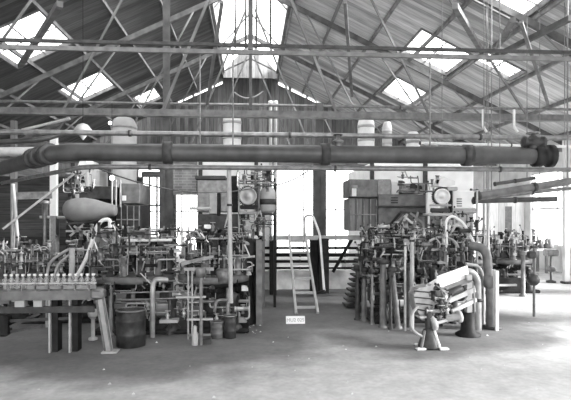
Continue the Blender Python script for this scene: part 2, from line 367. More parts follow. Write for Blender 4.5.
# braces running lengthwise under the roof
for pa, pb, lab in (((60, 4, 9.), (20, 66, 13.), 'raking timber brace under the roof beside the first skylight'),
                    ((455, 6, 9.), (482, 52, 12.2), 'pale raking brace above the right end of the paired bars'),
                    ((513, 20, 9.4), (498, 46, 12.3), 'short stout brace hanging below the big roof light'),
                    ((521, 22, 9.), (548, 104, 12.), 'long thin brace below the big roof light'),
                    ((571, 18, 9.), (488, 60, 12.3), 'dark raking timber crossing the right roof slope'),
                    ((345, 2, 9.), (352, 96, 12.), 'thin upright rod crossing the roof right of the lantern'),
                    ((222, 2, 9.), (207, 104, 12.), 'thin pale rod hanging in front of the lantern edge')):
    MB().bar(P(*pa), P(*pb), .06 if 'thin' in lab else .1, .06 if 'thin' in lab else .1).build('roof_brace', 'timber' if 'dark' not in lab else 'darktimber', label=lab, category='roof brace', group='roof braces')

# ------------------------------------------------------------------ building posts
def post(px, Y, ztop, w, label, m='timber', cap=True, dbl=False):
    x = PX(px, Y); r = thing('roof_post', label, 'post', (x, Y, 0), 'roof posts')
    if dbl:
        for s in (-1, 1): MB().bx(x + s * w * .75 - w / 2, x + s * w * .75 + w / 2, Y - w / 2, Y + w / 2, 0.06, 3.35).build('post_cheek', m, r)
        MB().bx(x - w / 2 - .02, x + w / 2 + .02, Y - w / 2 + .02, Y + w / 2 - .02, .06, ztop).build('shaft', m, r)
    else: MB().bx(x - w / 2, x + w / 2, Y - w / 2, Y + w / 2, .06, ztop).build('shaft', m, r)
    MB().cham((x, Y, .035), (w * 2.6 if dbl else w * 1.7, w * 1.7, .07), .02).build('base_plate', 'iron', r)
    return r
xq = PX(170, 12.3)
post(166.5, 12.3, rz(xq) - .05, .12, 'tall timber roof post left of the middle feeder, reaching the roof', 'darktimber', dbl=True)
post(319.5, 13.0, PZ(103, 13, 320), .13, 'dark built-up post standing beside the ladder platform', 'darktimber', dbl=True)
post(14, 13., 4.25, .12, 'slim dim post near the left end of the bottle conveyor')
post(566, 14.5, 4.2, .14, 'pale post at the far right of the hall', 'palewood')
post(54, 15.0, 4.2, .17, 'broad whitewashed post behind the tapered hood', 'plaster')
# pair of white slender standards behind the stack
for px, lab in ((270.5, 'left of the pair of slim white standpipes right of the white stack'), (275.5, 'right of the pair of slim white standpipes right of the white stack')):
    a = P(px, 101, 13.74); MB().lathe([(.0, 0), (.06, 0), (.045, .05), (.045, a.z - .08), (.07, a.z - .07), (.06, a.z), (0, a.z + .02)], (a.x, 13.74, 0), 12).build('standpipe', 'white', label=lab, category='pipe')

# ------------------------------------------------------------------ long overhead pipes
def pipe(name, label, pts, r, m='pipe', bend=.15, flanges=(), n=14, collar='iron', cat='pipe', fw=1.28):
    c = sum((Vector(p) for p in pts), Vector()) / len(pts)
    q = thing(name, label, cat, pts[0])
    MB().tube(pts, r, n, bend).build('pipe_run', m, q)
    for p, d in flanges:
        d = Vector(d).normalized(); w = r * .5
        f = MB().lathe([(r * .9, -w), (r * fw, -w), (r * fw, w), (r * .9, w)], p, 16, d).build('flange', collar, q)
    return q
Yb = 7.5
a = P(64, 152, Yb); zb = a.z; xe = PX(546, Yb); le = P(2, 169.5, 10.0); le.z = zb
big = pipe('main_air_pipe', 'fat dark pipe running across the hall over all the machines', [le + (le - Vector((a.x - .1, Yb, zb))) * .2, (a.x - .05, Yb, zb), (xe, Yb, zb)], .125, 'pipe', .35,
     [((PX(x, Yb), Yb, zb), (1, 0, 0)) for x in (168, 325, 467)])
d = (Vector((a.x, Yb, zb)) - le).normalized()
for t in (.45, .75, .05): MB().lathe([(.12, -.05), (.16, -.05), (.16, .05), (.12, .05)], Vector((a.x - .28, Yb, zb)) - d * t + Vector((0, .25, 0)), 18, d).build('flange', 'iron', big)
MB().lathe([(.12, -.1), (.165, -.09), (.165, .02), (.145, .02), (.145, .12), (.17, .12), (.17, .2), (0.02, .22)], (xe - .1, Yb, zb), 18, (1, 0, 0)).build('end_cap', 'black', big)
for x in (233, 430, 200): MB().cyl((PX(x, Yb), Yb, zb), (PX(x, Yb), Yb, 4.25), .012, n=6).build('hanger', 'mid', big)
v = thing('gate_valve', 'dark gate valve standing on the right end of the fat pipe', 'valve', (PX(533, Yb), Yb - .02, zb + .11))
vx = PX(533, Yb)
MB().lathe([(.09, .1), (.1, .14), (.06, .18), (.1, .22), (.1, .26), (.04, .3), (.02, .36)], (vx, Yb, zb), 14).build('bonnet', 'iron', v)
MB().lathe([(.05, -.16), (.09, -.16), (.09, -.12), (.06, -.12), (.075, 0), (.06, .12), (.09, .12), (.09, .16), (.05, .16)], (vx, Yb - .02, zb + .2), 14, (1, 0, 0)).build('body', 'iron', v)
MB().ring((vx, Yb, zb + .34), .09, .012).build('handwheel', 'mid', v)
for px, lab in ((338, 'small iron valve on the middle of the fat pipe'),):
    x = PX(px, Yb); v = thing('pipe_valve', lab, 'valve', (x, Yb, zb + .12))
    MB().lathe([(.05, .11), (.05, .17), (.08, .17), (.08, .2), (.03, .22), (.03, .28)], (x, Yb, zb), 12).build('stem', 'mid', v)
    MB().ring((x, Yb, zb + .28), .06, .01).build('handwheel', 'iron', v)
Yt = 7.7; a = P(85, 166, Yt); b = P(600, 172.5, Yt); zt = P(300, 168, Yt).z; le = P(2, 183, 11.); 
pipe('steam_pipe', 'thin grey pipe following just below the fat pipe, rising toward its bend', [le, (a.x, Yt, zt), (PX(600, Yt), Yt, zt)], .036, 'mid', .3, [((PX(x, Yt), Yt, zt), (1, 0, 0)) for x in (150, 335, 500)])
pipe('water_pipe', 'middling grey pipe spanning the hall between tie beam and fat pipe', [(PX(-30, 10), 10, 3.5), (PX(610, 10.), 10, 3.5)], .05, 'mid', 0, [((PX(x, 10), 10, 3.5), (1, 0, 0)) for x in (130, 290, 480)])
pipe('gas_pipe', 'slim pale pipe running just over the grey tie beam', [(PX(-30, 13), 13, 4.72), (PX(610, 13), 13, 4.72)], .035, 'mid', 0, [((PX(x, 13), 13, 4.72), (1, 0, 0)) for x in (200, 400)])
pipe('lagged_pipe', 'pale lagged stub of pipe entering the hall left of the fat pipe bend', [P(-20, 152, 10.6), P(48, 151.5, 10.6), P(58, 147, 10.8)], .09, 'pale', .2)
pipe('left_wall_pipe', 'dark pipe along the left wall above the lagged stub', [P(-20, 143, 12.), P(40, 140, 12.), P(62, 134, 12.4)], .06, 'pipe', .2)
for i, (pa, pb, r, m, lab) in enumerate((
    ((478, 196, 9.5), (590, 178, 9.5), .07, 'grey', 'stout dark pipe sloping up to the right wall, upper of the sloping group'),
    ((474, 199, 10.2), (590, 186, 10.2), .035, 'mid', 'slim pipe sloping up to the right under the stout dark pipe'),
    ((474, 201, 11), (556, 199, 11), .055, 'pipe', 'level dark pipe stub, lowest of the sloping pipe group'),
    ((420, 143, 11.), (600, 147.5, 11.), .03, 'white', 'thin white pipe behind the valve on the fat pipe'),
    ((495, 184, 10.), (535, 178, 10.), .035, 'pipe', 'short dark pipe above the sloping pipe group'),
    ((471, 190, 12.), (600, 189, 12.), .03, 'lightpipe', 'thin level pale pipe crossing behind the sloping pipes'))):
    hp = pipe('hanging_pipe', lab, [P(*pa), P(*pb)], r, m, 0, [(P(*pa), P(*pb) - P(*pa)), (P(*pa).lerp(P(*pb), .5), P(*pb) - P(*pa))])
    for t in (.12, .8):
        c = P(*pa).lerp(P(*pb), t); MB().cyl(c, (c.x, c.y, rz(c.x) - .05), .009, n=6).build('hanger', 'mid', hp)
# thin slack cables
def cable(pa, pb, sag, lab, r=.012, m='pipe'):
    a, b = P(*pa), P(*pb); MB().tube([a.lerp(b, t / 10) - Vector((0, 0, sag * 4 * (t / 10) * (1 - t / 10))) for t in range(11)], r, 6).build('hanging_cable', m, label=lab, category='cable')
cable((97, 168, 8.6), (262, 186, 10.4), .25, 'slack dark cable from the pipe bend to the middle feeder')
cable((262, 186, 10.4), (308, 171, 9.), .08, 'short cable from the middle feeder wheel up to the pipe')
cable((234, 92, 16), (263, 91, 16), .2, 'looped pale wire hanging under the roof lantern', .02, 'lightpipe')
# small hanging brackets / switches near the right tie beam
for px, py, lab in ((483, 119, 'small pale hook bracket under the tie beam, left of two'), (514, 119, 'small pale hook bracket under the tie beam, right of two')):
    a = P(px, py, 11.7); MB().tube([a + Vector((0, 0, .22)), a, a + Vector((0, 0, -.18)), a + Vector((.09, 0, -.3))], .03, 8, .05).build('hanging_hook', 'white', label=lab, category='hook')

# ------------------------------------------------------------------ lamps
def pendant(px, py, Y, r, lab, top):
    a = P(px, py, Y); t = thing('pendant_lamp', lab, 'lamp', a)
    MB().lathe([(.02, r * 1.05), (r * .5, r * .9), (r * .9, r * .4), (r, 0), (r * .93, 0), (r * .8, r * .35), (.02, r * .8)], a, 22).build('shade', 'pale', t)
    MB().lathe([(0, -.1 - r * .3), (r * .4, -r * .3), (r * .5, -.02), (.03, .1)], a, 14).build('bulb', 'white', t)
    MB().cyl(a + Vector((0, 0, r)), (a.x, a.y, top), .008, n=6).build('cord', 'black', t)
pendant(83, 133, 11.5, .2, 'dome shaded pendant lamp hanging over the fat pipe bend', rz(3.5) - .1)
def bulb(px, py, Y, lab, r=.05):
    a = P(px, py, Y); t = thing('hanging_bulb', lab, 'lamp', a)
    MB().lathe([(0, -r), (r * .75, -r * .7), (r, 0), (r * .8, r * .6), (r * .35, r * 1.1)], a, 14).build('bulb', 'bulb', t)
    MB().lathe([(r * .4, r), (r * .42, r * 2), (.01, r * 2.1)], a, 10).build('socket', 'black', t)
    MB().cyl(a + Vector((0, 0, r * 2)), (a.x, a.y, 4.2), .006, n=6).build('cord', 'black', t)
bulb(112, 178, 10.6, 'bare bulb hanging beside the dark feeder boxes'); bulb(110, 123, 12.4, 'bare bulb hanging just under the grey tie beam at left', .04)

# ------------------------------------------------------------------ furnaces
def furnace(x0, x1, y0, y1, h, lab, stacks, opens, brickx=None, m='plaster'):
    r = thing('glass_furnace', lab, 'furnace', ((x0 + x1) / 2, y0, 0))
    MB().bx(x0 - .2, x1 + .2, y0 - .15, y1 + .1, 0, .5).build('stone_footing', 'stone', r)
    MB().cham(((x0 + x1) / 2, (y0 + y1) / 2, (h + .5) / 2), (x1 - x0, y1 - y0, h - .5), .04).build('furnace_wall', m, r)
    if brickx: MB().bx(brickx[0], brickx[1], y0 - .06, y0 - .002, brickx[2], brickx[3]).build('brick_face', 'brick', r)
    for o in opens: MB().bx(o[0], o[1], y0 - .05, y0 - .003, o[2], o[3]).build('work_opening', o[4], r)
    # crown bricks: low ragged vault
    k = MB(); n = 9
    for s in range(1):
        k.prism([(x0 + .1 + (x1 - x0 - .2) * i / n, y0 + .3, h + .28 * math.sin(PI * i / n) + .01) for i in range(n + 1)], (0, y1 - y0 - .6, 0))
    k.build('crown', 'plaster', r)
    for b in range(int((x1 - x0) / 1.5) + 1):
        x = x0 + .1 + b * 1.5
        if x < x1: MB().bx(x - .05, x + .05, y0 - .1, y0 - .002, .5, h + .1).build('buckstay', 'iron', r)
    return r
def stack(px, py, Y, w, lab, m='white', z0=3.2):
    a = P(px, py, Y); rr = w * Y / F / 2; t = thing('furnace_stack', lab, 'chimney', (a.x, Y, z0), 'white furnace stacks')
    MB().lathe([(rr * 1.0, z0), (rr, a.z - .2), (rr * .8, a.z - .05), (rr * .6, a.z)], (a.x, Y, 0), 22).build('stack_shell', m, t)
    for z in (a.z - .3, z0 + .7): MB().lathe([(rr, -.04), (rr * 1.05, -.04), (rr * 1.05, .04), (rr, .04)], (a.x, Y, z), 22).build('band', 'pale', t)
fy = 14.2
furnace(PX(197, fy), PX(272, fy), fy, 17.2, PZ(161, fy), 'whitewashed furnace right behind the middle feeder', [], [(PX(202, fy), PX(262, fy), .6, 1.4, 'black')])
furnace(PX(368, fy), PX(474, fy), fy, 17.2, PZ(163, fy), 'right hand whitewashed furnace behind the panelled feeder boxes', [], [(PX(380, fy), PX(460, fy), .6, 1.5, 'iron')])
furnace(PX(70, fy + 1), PX(89, fy + 1), fy + 1, 17.2, PZ(168, fy + 1), 'small grey furnace chamber behind the tapered hood', [], [(PX(72, fy + 1), PX(87, fy + 1), .6, 2.2, 'iron')], None, 'greyplaster')
stack(232, 113, 15.8, 18, 'white round stack rising from the furnace behind the fat pipe', z0=PZ(161, fy) + .15)
stack(366, 117, 15.6, 17, 'ribbed white stack above the panelled feeder boxes, first to the right', z0=PZ(163, fy) + .15)
stack(413, 132, 15.6, 14, 'shorter white stack, last to the right', z0=PZ(163, fy) + .1)
stack(387, 122, 16.2, 10, 'slim grey stack between the two white ones', 'greyplaster', z0=PZ(163, fy) + .15)
stack(124, 118, 16.4, 24, 'broad grey flue above the dark left feeder', 'greyplaster', z0=0)

# ------------------------------------------------------------------ working platform and ladder
pl = thing('service_platform', 'raised working platform with pale edge beam in front of the furnaces', 'platform', (PX(310, 12.7), 12.7, 0))
px0, px1 = PX(262, 12.7), PX(371, 12.7)
MB().bx(px0, px1, 12.7, 13.65, 1.40, 1.44).build('deck', 'timber', pl)
MB().bx(px0, px1, 12.64, 12.7, PZ(240, 12.7), PZ(235.5, 12.7)).build('edge_beam', 'palewood', pl)
for px, w in ((273, .17), (313.5, .17), (364, .1)):
    MB().bx(PX(px, 12.9) - w / 2, PX(px, 12.9) + w / 2, 12.85, 13.0, 0, 1.4).build('leg', 'black', pl)
MB().bar(P(352, 239, 12.7), P(333, 272, 12.9), .07, .07).build('brace', 'black', pl)
MB().bx(PX(322, 12.8) - .12, PX(322, 12.8) + .1, 12.75, 12.3, PZ(291, 12.8), 1.4).build('skirt_board', 'black', pl)
for i, (py, r, lab) in enumerate(((248, .035, 'topmost'), (255, .045, 'second'), (261.5, .04, 'third'), (268, .03, 'lowest'))):
    pipe('floor_main', '%s of the dark level pipes running under the platform' % lab, [P(240, py, 13.6), P(368, py, 13.6)], r, 'black', 0, [(P(300, py, 13.6), (1, 0, 0)), (P(345, py, 13.6), (1, 0, 0))])
ld = thing('ladder', 'pale leaning ladder with looped handrail up to the platform', 'ladder', P(307, 314, 10.4))
la, lb = P(289, 236.5, 12.55), P(296, 316, 10.25); ra, rb = P(305, 236.5, 12.55), P(318, 316.5, 10.25); la.z = ra.z = 1.5; lb.z = rb.z = .0
MB().bar(la, lb, .05, .08).build('stile', 'pale', ld); MB().bar(ra, rb, .05, .08).build('stile', 'pale', ld)
for t in (.1, .26, .42, .6, .77, .93): MB().bar(la.lerp(lb, t), ra.lerp(rb, t), .04, .05).build('rung', 'pale', ld)
MB().tube([ra, P(304, 216, 12.5), P(312.5, 214.5, 12.3), P(320, 235, 11.9), P(324, 288, 10.9), P(324.5, 290.5, 10.85)], .028, 10, .14).build('handrail', 'white', ld)
MB().tube([P(324.5, 290.5, 10.85), ra.lerp(rb, .78)], .022, 8).build('rail_strut', 'black', ld)
# steep iron steps seen from the side
st = thing('iron_steps', 'steep dark iron steps with saw-tooth edge right of the ladder', 'steps', (PX(352, 11.0), 11.0, 0))
b0 = P(345, 301, 11.0); b1 = P(362, 243, 11.0); b0.z = 0
for k in range(13):
    c = b0.lerp(b1, (k + .5) / 13); MB().bx(c.x - .03, c.x + .34, 10.75, 11.25, c.z - .018, c.z + .018).build('tread', 'iron', st)
for y in (10.78, 11.22): MB().bar(b0 + Vector((.19, y - 11.0, 0)), b1 + Vector((.19, y - 11.0, 0)), .04, .34, (0, 1, 0)).build('stringer', 'black', st)
# little white number card on the floor
sg = thing('number_card', 'small white numbered card standing on the floor before the ladder', 'sign', P(296, 325, 9.9))
a = P(286, 324.5, 9.3); bq = P(305, 317.2, 9.3); a.z = .0; hh = .135
sg['_o'] = [a.x, 9.3, 0]; sg.location = (a.x, 9.3, 0)
MB().prism([(a.x, 9.3, 0), (bq.x, 9.3, 0), (bq.x, 9.32, hh), (a.x, 9.32, hh)], (0, .012, 0)).build('card', 'card', sg)
MB().prism([(a.x + .15, 9.33, .1), (a.x + .19, 9.33, .1), (a.x + .19, 9.4, 0), (a.x + .15, 9.4, 0)], (0, .01, 0)).build('prop', 'card', sg)
cu = bpy.data.curves.new('lettering', 'FONT'); cu.body = 'MU2 025'; cu.size = .085; cu.extrude = .001; cu.align_x = 'CENTER'
tq = bpy.data.objects.new('lettering_text', cu); COL.objects.link(tq); bpy.context.view_layer.update(); me_ = bpy.data.meshes.new_from_object(tq.evaluated_get(bpy.context.evaluated_depsgraph_get())); bpy.data.objects.remove(tq)
to = bpy.data.objects.new('lettering', me_); COL.objects.link(to); to.parent = sg; to.location = ((bq.x - a.x) / 2, .004, .04); to.rotation_euler = (math.radians(82), 0, 0); me_.materials.clear(); me_.materials.append(M['ink'])

# ------------------------------------------------------------------ bottle machines
def clutter(root, x0, x1, y0, y1, z0, z1, n, seed):
    rd = random.Random(seed)
    for i in range(n):
        x, y, z = rd.uniform(x0, x1), rd.uniform(y0, y1), rd.uniform(z0, z1); k = rd.random(); m = rd.choice(['steel', 'steel', 'mid', 'mid', 'iron', 'iron', 'iron', 'grey', 'black', 'black'])
        if k < .3:
            L = rd.uniform(.15, .5) * rd.choice([-1, 1]); L2 = rd.uniform(.12, .4) * rd.choice([-1, 1])
            x2 = min(max(x + L, x0), x1); z2 = min(max(z + L2, z0), z1)
            MB().tube([(x, y, z), (x2, y, z), (x2, y + rd.uniform(0, .1), z2)], rd.uniform(.007, .017), 8, .05).build('pipe', m, root)
        elif k < .5:
            v = MB().lathe([(.015, -.06), (.034, -.05), (.022, -.02), (.038, .02), (.015, .05), (.008, .09)], (x, y, z), 10).build('valve', m, root)
            MB().ring((x, y, z + .09), .04, .007, n=14, m=6).build('handwheel', 'steel', v)
        elif k < .68:
            a = rd.uniform(-.9, .9); l = rd.uniform(.12, .3)
            q = Vector((x + math.sin(a) * l, y - .03, z + math.cos(a) * l))
            lv = MB().bar((x, y, z), q, .014, .02).build('lever', rd.choice(['steel', 'pale', 'mid']), root)
            MB().lathe([(.0, -.022), (.018, -.015), (.02, 0), (.015, .018), (0, .022)], q, 10).build('knob', 'iron', lv)
        elif k < .85:
            h = rd.uniform(.1, .24); r = rd.uniform(.018, .042)
            c = MB().lathe([(r * 1.3, -h / 2), (r * 1.3, -h / 2 + .02), (r, -h / 2 + .02), (r, h / 2 - .02), (r * 1.3, h / 2 - .02), (r * 1.3, h / 2)], (x, y, z), 12, rd.choice([(0, 0, 1), (0, 0, 1), (1, 0, 0)])).build('air_cylinder', m, root)
        else:
            w, h = rd.uniform(.05, .17), rd.uniform(.04, .11)
            MB().prism([(x - w / 2, y, z - h / 2), (x + w / 2, y, z - h / 2), (x + w / 2, y, z), (x + w * .1, y, z + h / 2), (x - w / 2, y, z + h / 2)], (0, .05, 0)).build('bracket', m, root)

def rotary(root, cx, cy, R, zt, n, seed, zlow=.0, legs=0, legm='iron'):
    """one turntable of a rotary bottle machine: pedestal, table, spider, mould stations round the rim"""
    rd = random.Random(seed); zt_ = zt; tb = zt * .47
    MB().lathe([(R * .8, 0), (R * .8, .06), (R * .62, .1), (R * .42, .2), (R * .36, tb - .15), (R * .6, tb - .06), (R * .6, tb)], (cx, cy, 0), 24).build('pedestal', 'iron', root)
    MB().lathe([(R * .3, tb), (R * .98, tb), (R, tb + .02), (R, tb + .1), (R * .96, tb + .12), (R * .3, tb + .12)], (cx, cy, 0), 36).build('turntable', 'grey', root)
    MB().gear((cx, cy, tb - .12), R * .85, .07, 40, (0, 0, 1)).build('ring_gear', 'black', root)
    MB().ring((cx, cy, zt * .76), R * .78, .02, n=36).build('cam_ring', 'mid', root)
    MB().lathe([(R * .16, tb), (R * .16, zt * .72), (R * .24, zt * .74), (R * .24, zt * .8), (R * .13, zt * .82), (R * .13, zt * .95), (R * .08, zt), (0, zt)], (cx, cy, 0), 18).build('centre_column', 'iron', root)
    MB().ring((cx, cy, zt * .9), R * .5, .016, n=30).build('air_manifold', 'lightpipe', root)
    for k in range(4):
        a = k * PI / 2 + .4; MB().bar((cx, cy, zt * .77), (cx + math.cos(a) * R * .8, cy + math.sin(a) * R * .8, zt * .77), .05, .05).build('spider_arm', 'grey', root)
    for k in range(n):
        a = 2 * PI * k / n + seed * .13; c, s = math.cos(a), math.sin(a)
        def Q(r, t, z): return Vector((cx + c * r - s * t, cy + s * r + c * t, z))
        h = zt * .2
        mo = MB().lathe([(.04, 0), (.085, .0), (.085, .03), (.065, .04), (.065, h - .04), (.08, h - .03), (.08, h), (.04, h)], Q(R * .84, 0, tb + .12), 12).build('mould_station', rd.choice(['iron', 'iron', 'grey', 'mid']), root)
        MB().bar(Q(R * .5, 0, tb + .12 + h * .6), Q(R * .9, 0, tb + .12 + h * .6), .07, .05).build('mould_arm', rd.choice(['mid', 'grey']), mo)
        MB().cyl(Q(R * .82, -.07, tb + .1), Q(R * .82, -.07, zt * .84), .009, n=8).build('guide_rod', 'steel', mo)
        MB().cyl(Q(R * .82, .07, tb + .1), Q(R * .82, .07, zt * .84), .009, n=8).build('guide_rod', 'steel', mo)
        z0 = zt * (.74 + .03 * rd.random())
        MB().lathe([(.01, -.16), (.01, 0), (.042, 0), (.042, .02), (.026, .02), (.026, zt * .1), (.04, zt * .1), (.04, zt * .115), (.01, zt * .12), (.01, zt * (.14 + .05 * rd.random()))], Q(R * .84, 0, z0), 12).build('blow_cylinder', rd.choice(['pale', 'mid', 'iron', 'grey', 'iron']), mo)
        MB().box(Q(R * .84, 0, zt * .71), (.12, .12, .035)).build('crosshead', rd.choice(['mid', 'iron']), mo)
        MB().bar(Q(R * .9, 0, tb + .2), Q(R * 1.14, .04, tb + .1 + rd.uniform(0, .3)), .015, .02).build('hand_lever', rd.choice(['steel', 'pale']), mo)
        if rd.random() < .6:
            MB().tube([Q(R * .5, 0, zt * .9), Q(R * .7, 0, zt * (.94 + .06 * rd.random())), Q(R * .86, 0, z0 + zt * .14)], .01, 6, .1).build('air_hose', rd.choice(['lightpipe', 'rubber']), mo)
    for k in range(legs):
        a = PI + PI * (k + .5) / legs; x, y = cx + math.cos(a) * R * 1.05, cy + math.sin(a) * R * 1.05
        MB().lathe([(.07, 0), (.07, .03), (.042, .05), (.042, tb + .1), (.065, tb + .12), (.065, tb + .17)], (x, y, 0), 12).build('leg', legm if k % 2 else 'grey', root)

def machine(label, loc, heads, zt, seed, n=10, legs=0, clut=60, bbox=None):
    r = thing('bottle_machine', label, 'bottle machine', loc, 'rotary bottle machines')
    x0 = min(h[0] - h[2] for h in heads); x1 = max(h[0] + h[2] for h in heads); y0 = min(h[1] - h[2] for h in heads); y1 = max(h[1] + h[2] for h in heads)
    MB().cham(((x0 + x1) / 2, (y0 + y1) / 2, .04), (x1 - x0, y1 - y0, .08), .02).build('bed_plate', 'black', r)
    for i, h in enumerate(heads): rotary(r, h[0], h[1], h[2], zt, n, seed + i, legs=legs)
    MB().cyl((x0, y0 + .12, zt * .3), (x1, y0 + .12, zt * .3), .03).build('drive_shaft', 'mid', r)
    for x in (x0 + .25, (x0 + x1) / 2, x1 - .25):
        b = MB().lathe([(.14, 0), (.14, .04), (.08, .1), (.06, zt * .25), (.09, zt * .28), (.09, zt * .34), (.0, zt * .36)], (x, y0 + .12, .05), 14).build('shaft_bearing', 'iron', r)
    MB().gear(((x0 + x1) / 2 + .15, y0 + .12, zt * .3), .15, .05, 22, (1, 0, 0)).build('drive_gear', 'grey', r)
    if clut:
        clutter(r, x0, x1, y0 - .05, y0 + .3, zt * .12, zt * .5, clut // 3, seed * 7 + 1)
        clutter(r, x0 - .05, x1 + .05, y0 - .05, y0 + .75, zt * .55, zt * 1.02, clut - clut // 3, seed * 7 + 2)
    return r
# middle-left machine (nearest, next to the conveyor)
Y = 9.25
mA = machine('wide rotary bottle machine with two round tables right of the bottle conveyor', (PX(180, Y), Y, 0), [(PX(140, Y), Y, .62), (PX(214, Y), Y - .05, .62)], 1.72, 3, 11, 0, 260)
# right machine
mB = machine('rotary bottle machine with many iron legs in the right half', (PX(412, 9.8), 9.8, 0), [(PX(387, 10.05), 10.05, .5), (PX(442, 9.8), 9.8, .62)], 1.75, 11, 11, 5, 250)
# far-left machine
Y = 10.15
mC = machine('bottle machine standing behind the row of bottles at far left', (PX(62, Y), Y, 0), [(PX(22, Y), Y, .54), (PX(88, Y), Y, .54)], 1.45, 21, 8, 0, 150)
# far-right machine
Y = 13.2
mD = machine('farther bottle machine standing alone before the pale right wall', (PX(495, Y), Y, 0), [(PX(470, Y), Y, .55), (PX(509, Y), Y, .55)], 1.55, 33, 8, 0, 140)
MB().bx(PX(499, 12.4), PX(522, 12.4), 12.35, 12.5, .12, .42).build('apron_plate', 'black', mD)
MB().bx(PX(498, 12.3), PX(516, 12.3), 12.25, 12.33, .24, .29).build('rail', 'pale', mD)
MB().lathe([(.09, 0), (.09, .04), (.05, .06), (.05, 1.0), (.09, 1.02), (.09, 1.1)], (PX(523, 12.2), 12.2, 0), 14).build('leg', 'mid', mD)

clutter(mB, PX(361, 9.4), PX(420, 9), 9.3, 9.6, .75, 1.65, 110, 77); clutter(mB, PX(425, 9), PX(480, 9), 9.2, 9.5, .7, 1.75, 80, 78)
# machine A extras (all part of it): pale header, goosenecks, tower casting, oil tray
MB().cyl(P(127, 240.5, 8.7), P(172, 240, 8.7), .022).build('header_pipe', 'white', mA)
for py, m in ((248, 'mid'), (252.5, 'steel')): MB().cyl(P(108, py, 8.75), P(170, py - 1, 8.75), .012).build('header_pipe', m, mA)
MB().tube([P(168, 280, 8.5), P(154, 279, 8.45), P(152.5, 290, 8.4), (PX(152.5, 8.4), 8.4, 0)], .042, 12, .12).build('gooseneck_pipe', 'lightpipe', mA)
for py in (292, 299): MB().cyl(P(120, py + 1, 8.45), P(190, py - 1, 8.45), .014).build('rail_pipe', 'mid', mA)
MB().bx(PX(160, 8.5), PX(178, 8.5), 8.45, 8.65, PZ(321, 8.5), PZ(318, 8.5)).build('oil_tray', 'pale', mA)
MB().lathe([(.22, 0), (.24, .05), (.19, .3), (.16, .8), (.24, 1.15), (.25, 1.45), (.12, 1.55)], (PX(244, 9.4), 9.4, 0), 20).build('tower_casting', 'black', mA)
MB().prism([P(236, 322, 9.5), P(258, 318, 9.5), P(258, 240, 9.5), P(247, 238, 9.5), P(237, 244, 9.5), P(240, 262, 9.5), P(235, 285, 9.5)], (0, .4, 0)).build('side_frame', 'black', mA)
MB().bx(PX(256, 9.3), PX(262, 9.3), 9.2, 9.45, 0, PZ(240, 9.3)).build('tower_post', 'grey', mA)
MB().cyl(P(232, 258, 8.9), P(255, 256.5, 8.9), .02).build('cross_shaft', 'pale', mA)
MB().prism([P(181, 262, 8.6), P(214, 255, 8.6), P(214, 258, 8.6), P(181, 266, 8.6)], (0, .1, 0)).build('guide_plate', 'mid', mA)
MB().lathe([(.1, 0), (.14, .02), (.15, .2), (.11, .24), (.05, .25)], P(224, 283, 8.7), 18).build('blow_head', 'mid', mA)
MB().tube([P(228, 300, 8.55), P(216, 300, 8.5), P(214.5, 312, 8.5)], .026, 10, .1).build('gooseneck_pipe', 'mid', mA)
for k, px in enumerate((111, 133, 170, 228)): MB().lathe([(.06, 0), (.06, .03), (.035, .05), (.035, .75)], (PX(px, 8.6), 8.6, 0), 10).build('leg', ('mid', 'grey', 'iron', 'mid')[k], mA)
# bright bent pipe over the far-left machine
pipe('bent_pipe', 'bright bent pipe arching above the bottle conveyor', [P(72, 285, 9.3), P(87, 258, 9.3), P(97, 226, 9.3), P(103, 219.5, 9.3), P(110, 219.5, 9.3), P(110.5, 238, 9.3)], .035, 'white', .2)
for pts, lab in ((((47, 276, 9.3), (49, 262, 9.3), (62, 253, 9.3), (72, 248, 9.3)), 'outer of the two curved hoses behind the bottle row'), (((55, 276, 9.3), (57, 266, 9.3), (66, 257, 9.3), (74, 252, 9.3)), 'inner of the two curved hoses behind the bottle row')):
    q = [P(*p) for p in pts]; pipe('curved_hose', lab, [Vector((q[0].x, q[0].y, 0.)), *q], .026, 'rubber', .2)
pipe('stand_pipe', 'pale upright pipe behind the bottle row', [Vector((PX(72, 9.3), 9.3, 0)), P(72, 244, 9.3)], .05, 'pale', 0, [(P(72, 246, 9.3), (0, 0, 1))])
pipe('drop_pipe', 'long pale pipe dropping from the thin pipe through the middle machine', [P(229, 169, 7.85), P(231, 303, 7.95)], .034, 'pale', 0, [(P(229.6, 205, 7.87), (0, 0, 1))])

# ------------------------------------------------------------------ feeders
def legs4(r, x0, x1, y0, y1, zt, m='black', w=.09):
    for x in (x0 + w / 2, x1 - w / 2):
        for y in (y0 + w / 2, y1 - w / 2): MB().bx(x - w / 2, x + w / 2, y - w / 2, y + w / 2, 0, zt).build('leg', m, r)
def pb(r, name, m, px0, px1, py0, py1, Y, d, ch=.015):
    x0, x1 = PX(px0, Y), PX(px1, Y); z0, z1 = PZ(py1, Y), PZ(py0, Y)
    return MB().cham(((x0 + x1) / 2, Y + d / 2, (z0 + z1) / 2), (x1 - x0, d, z1 - z0), ch).build(name, m, r)
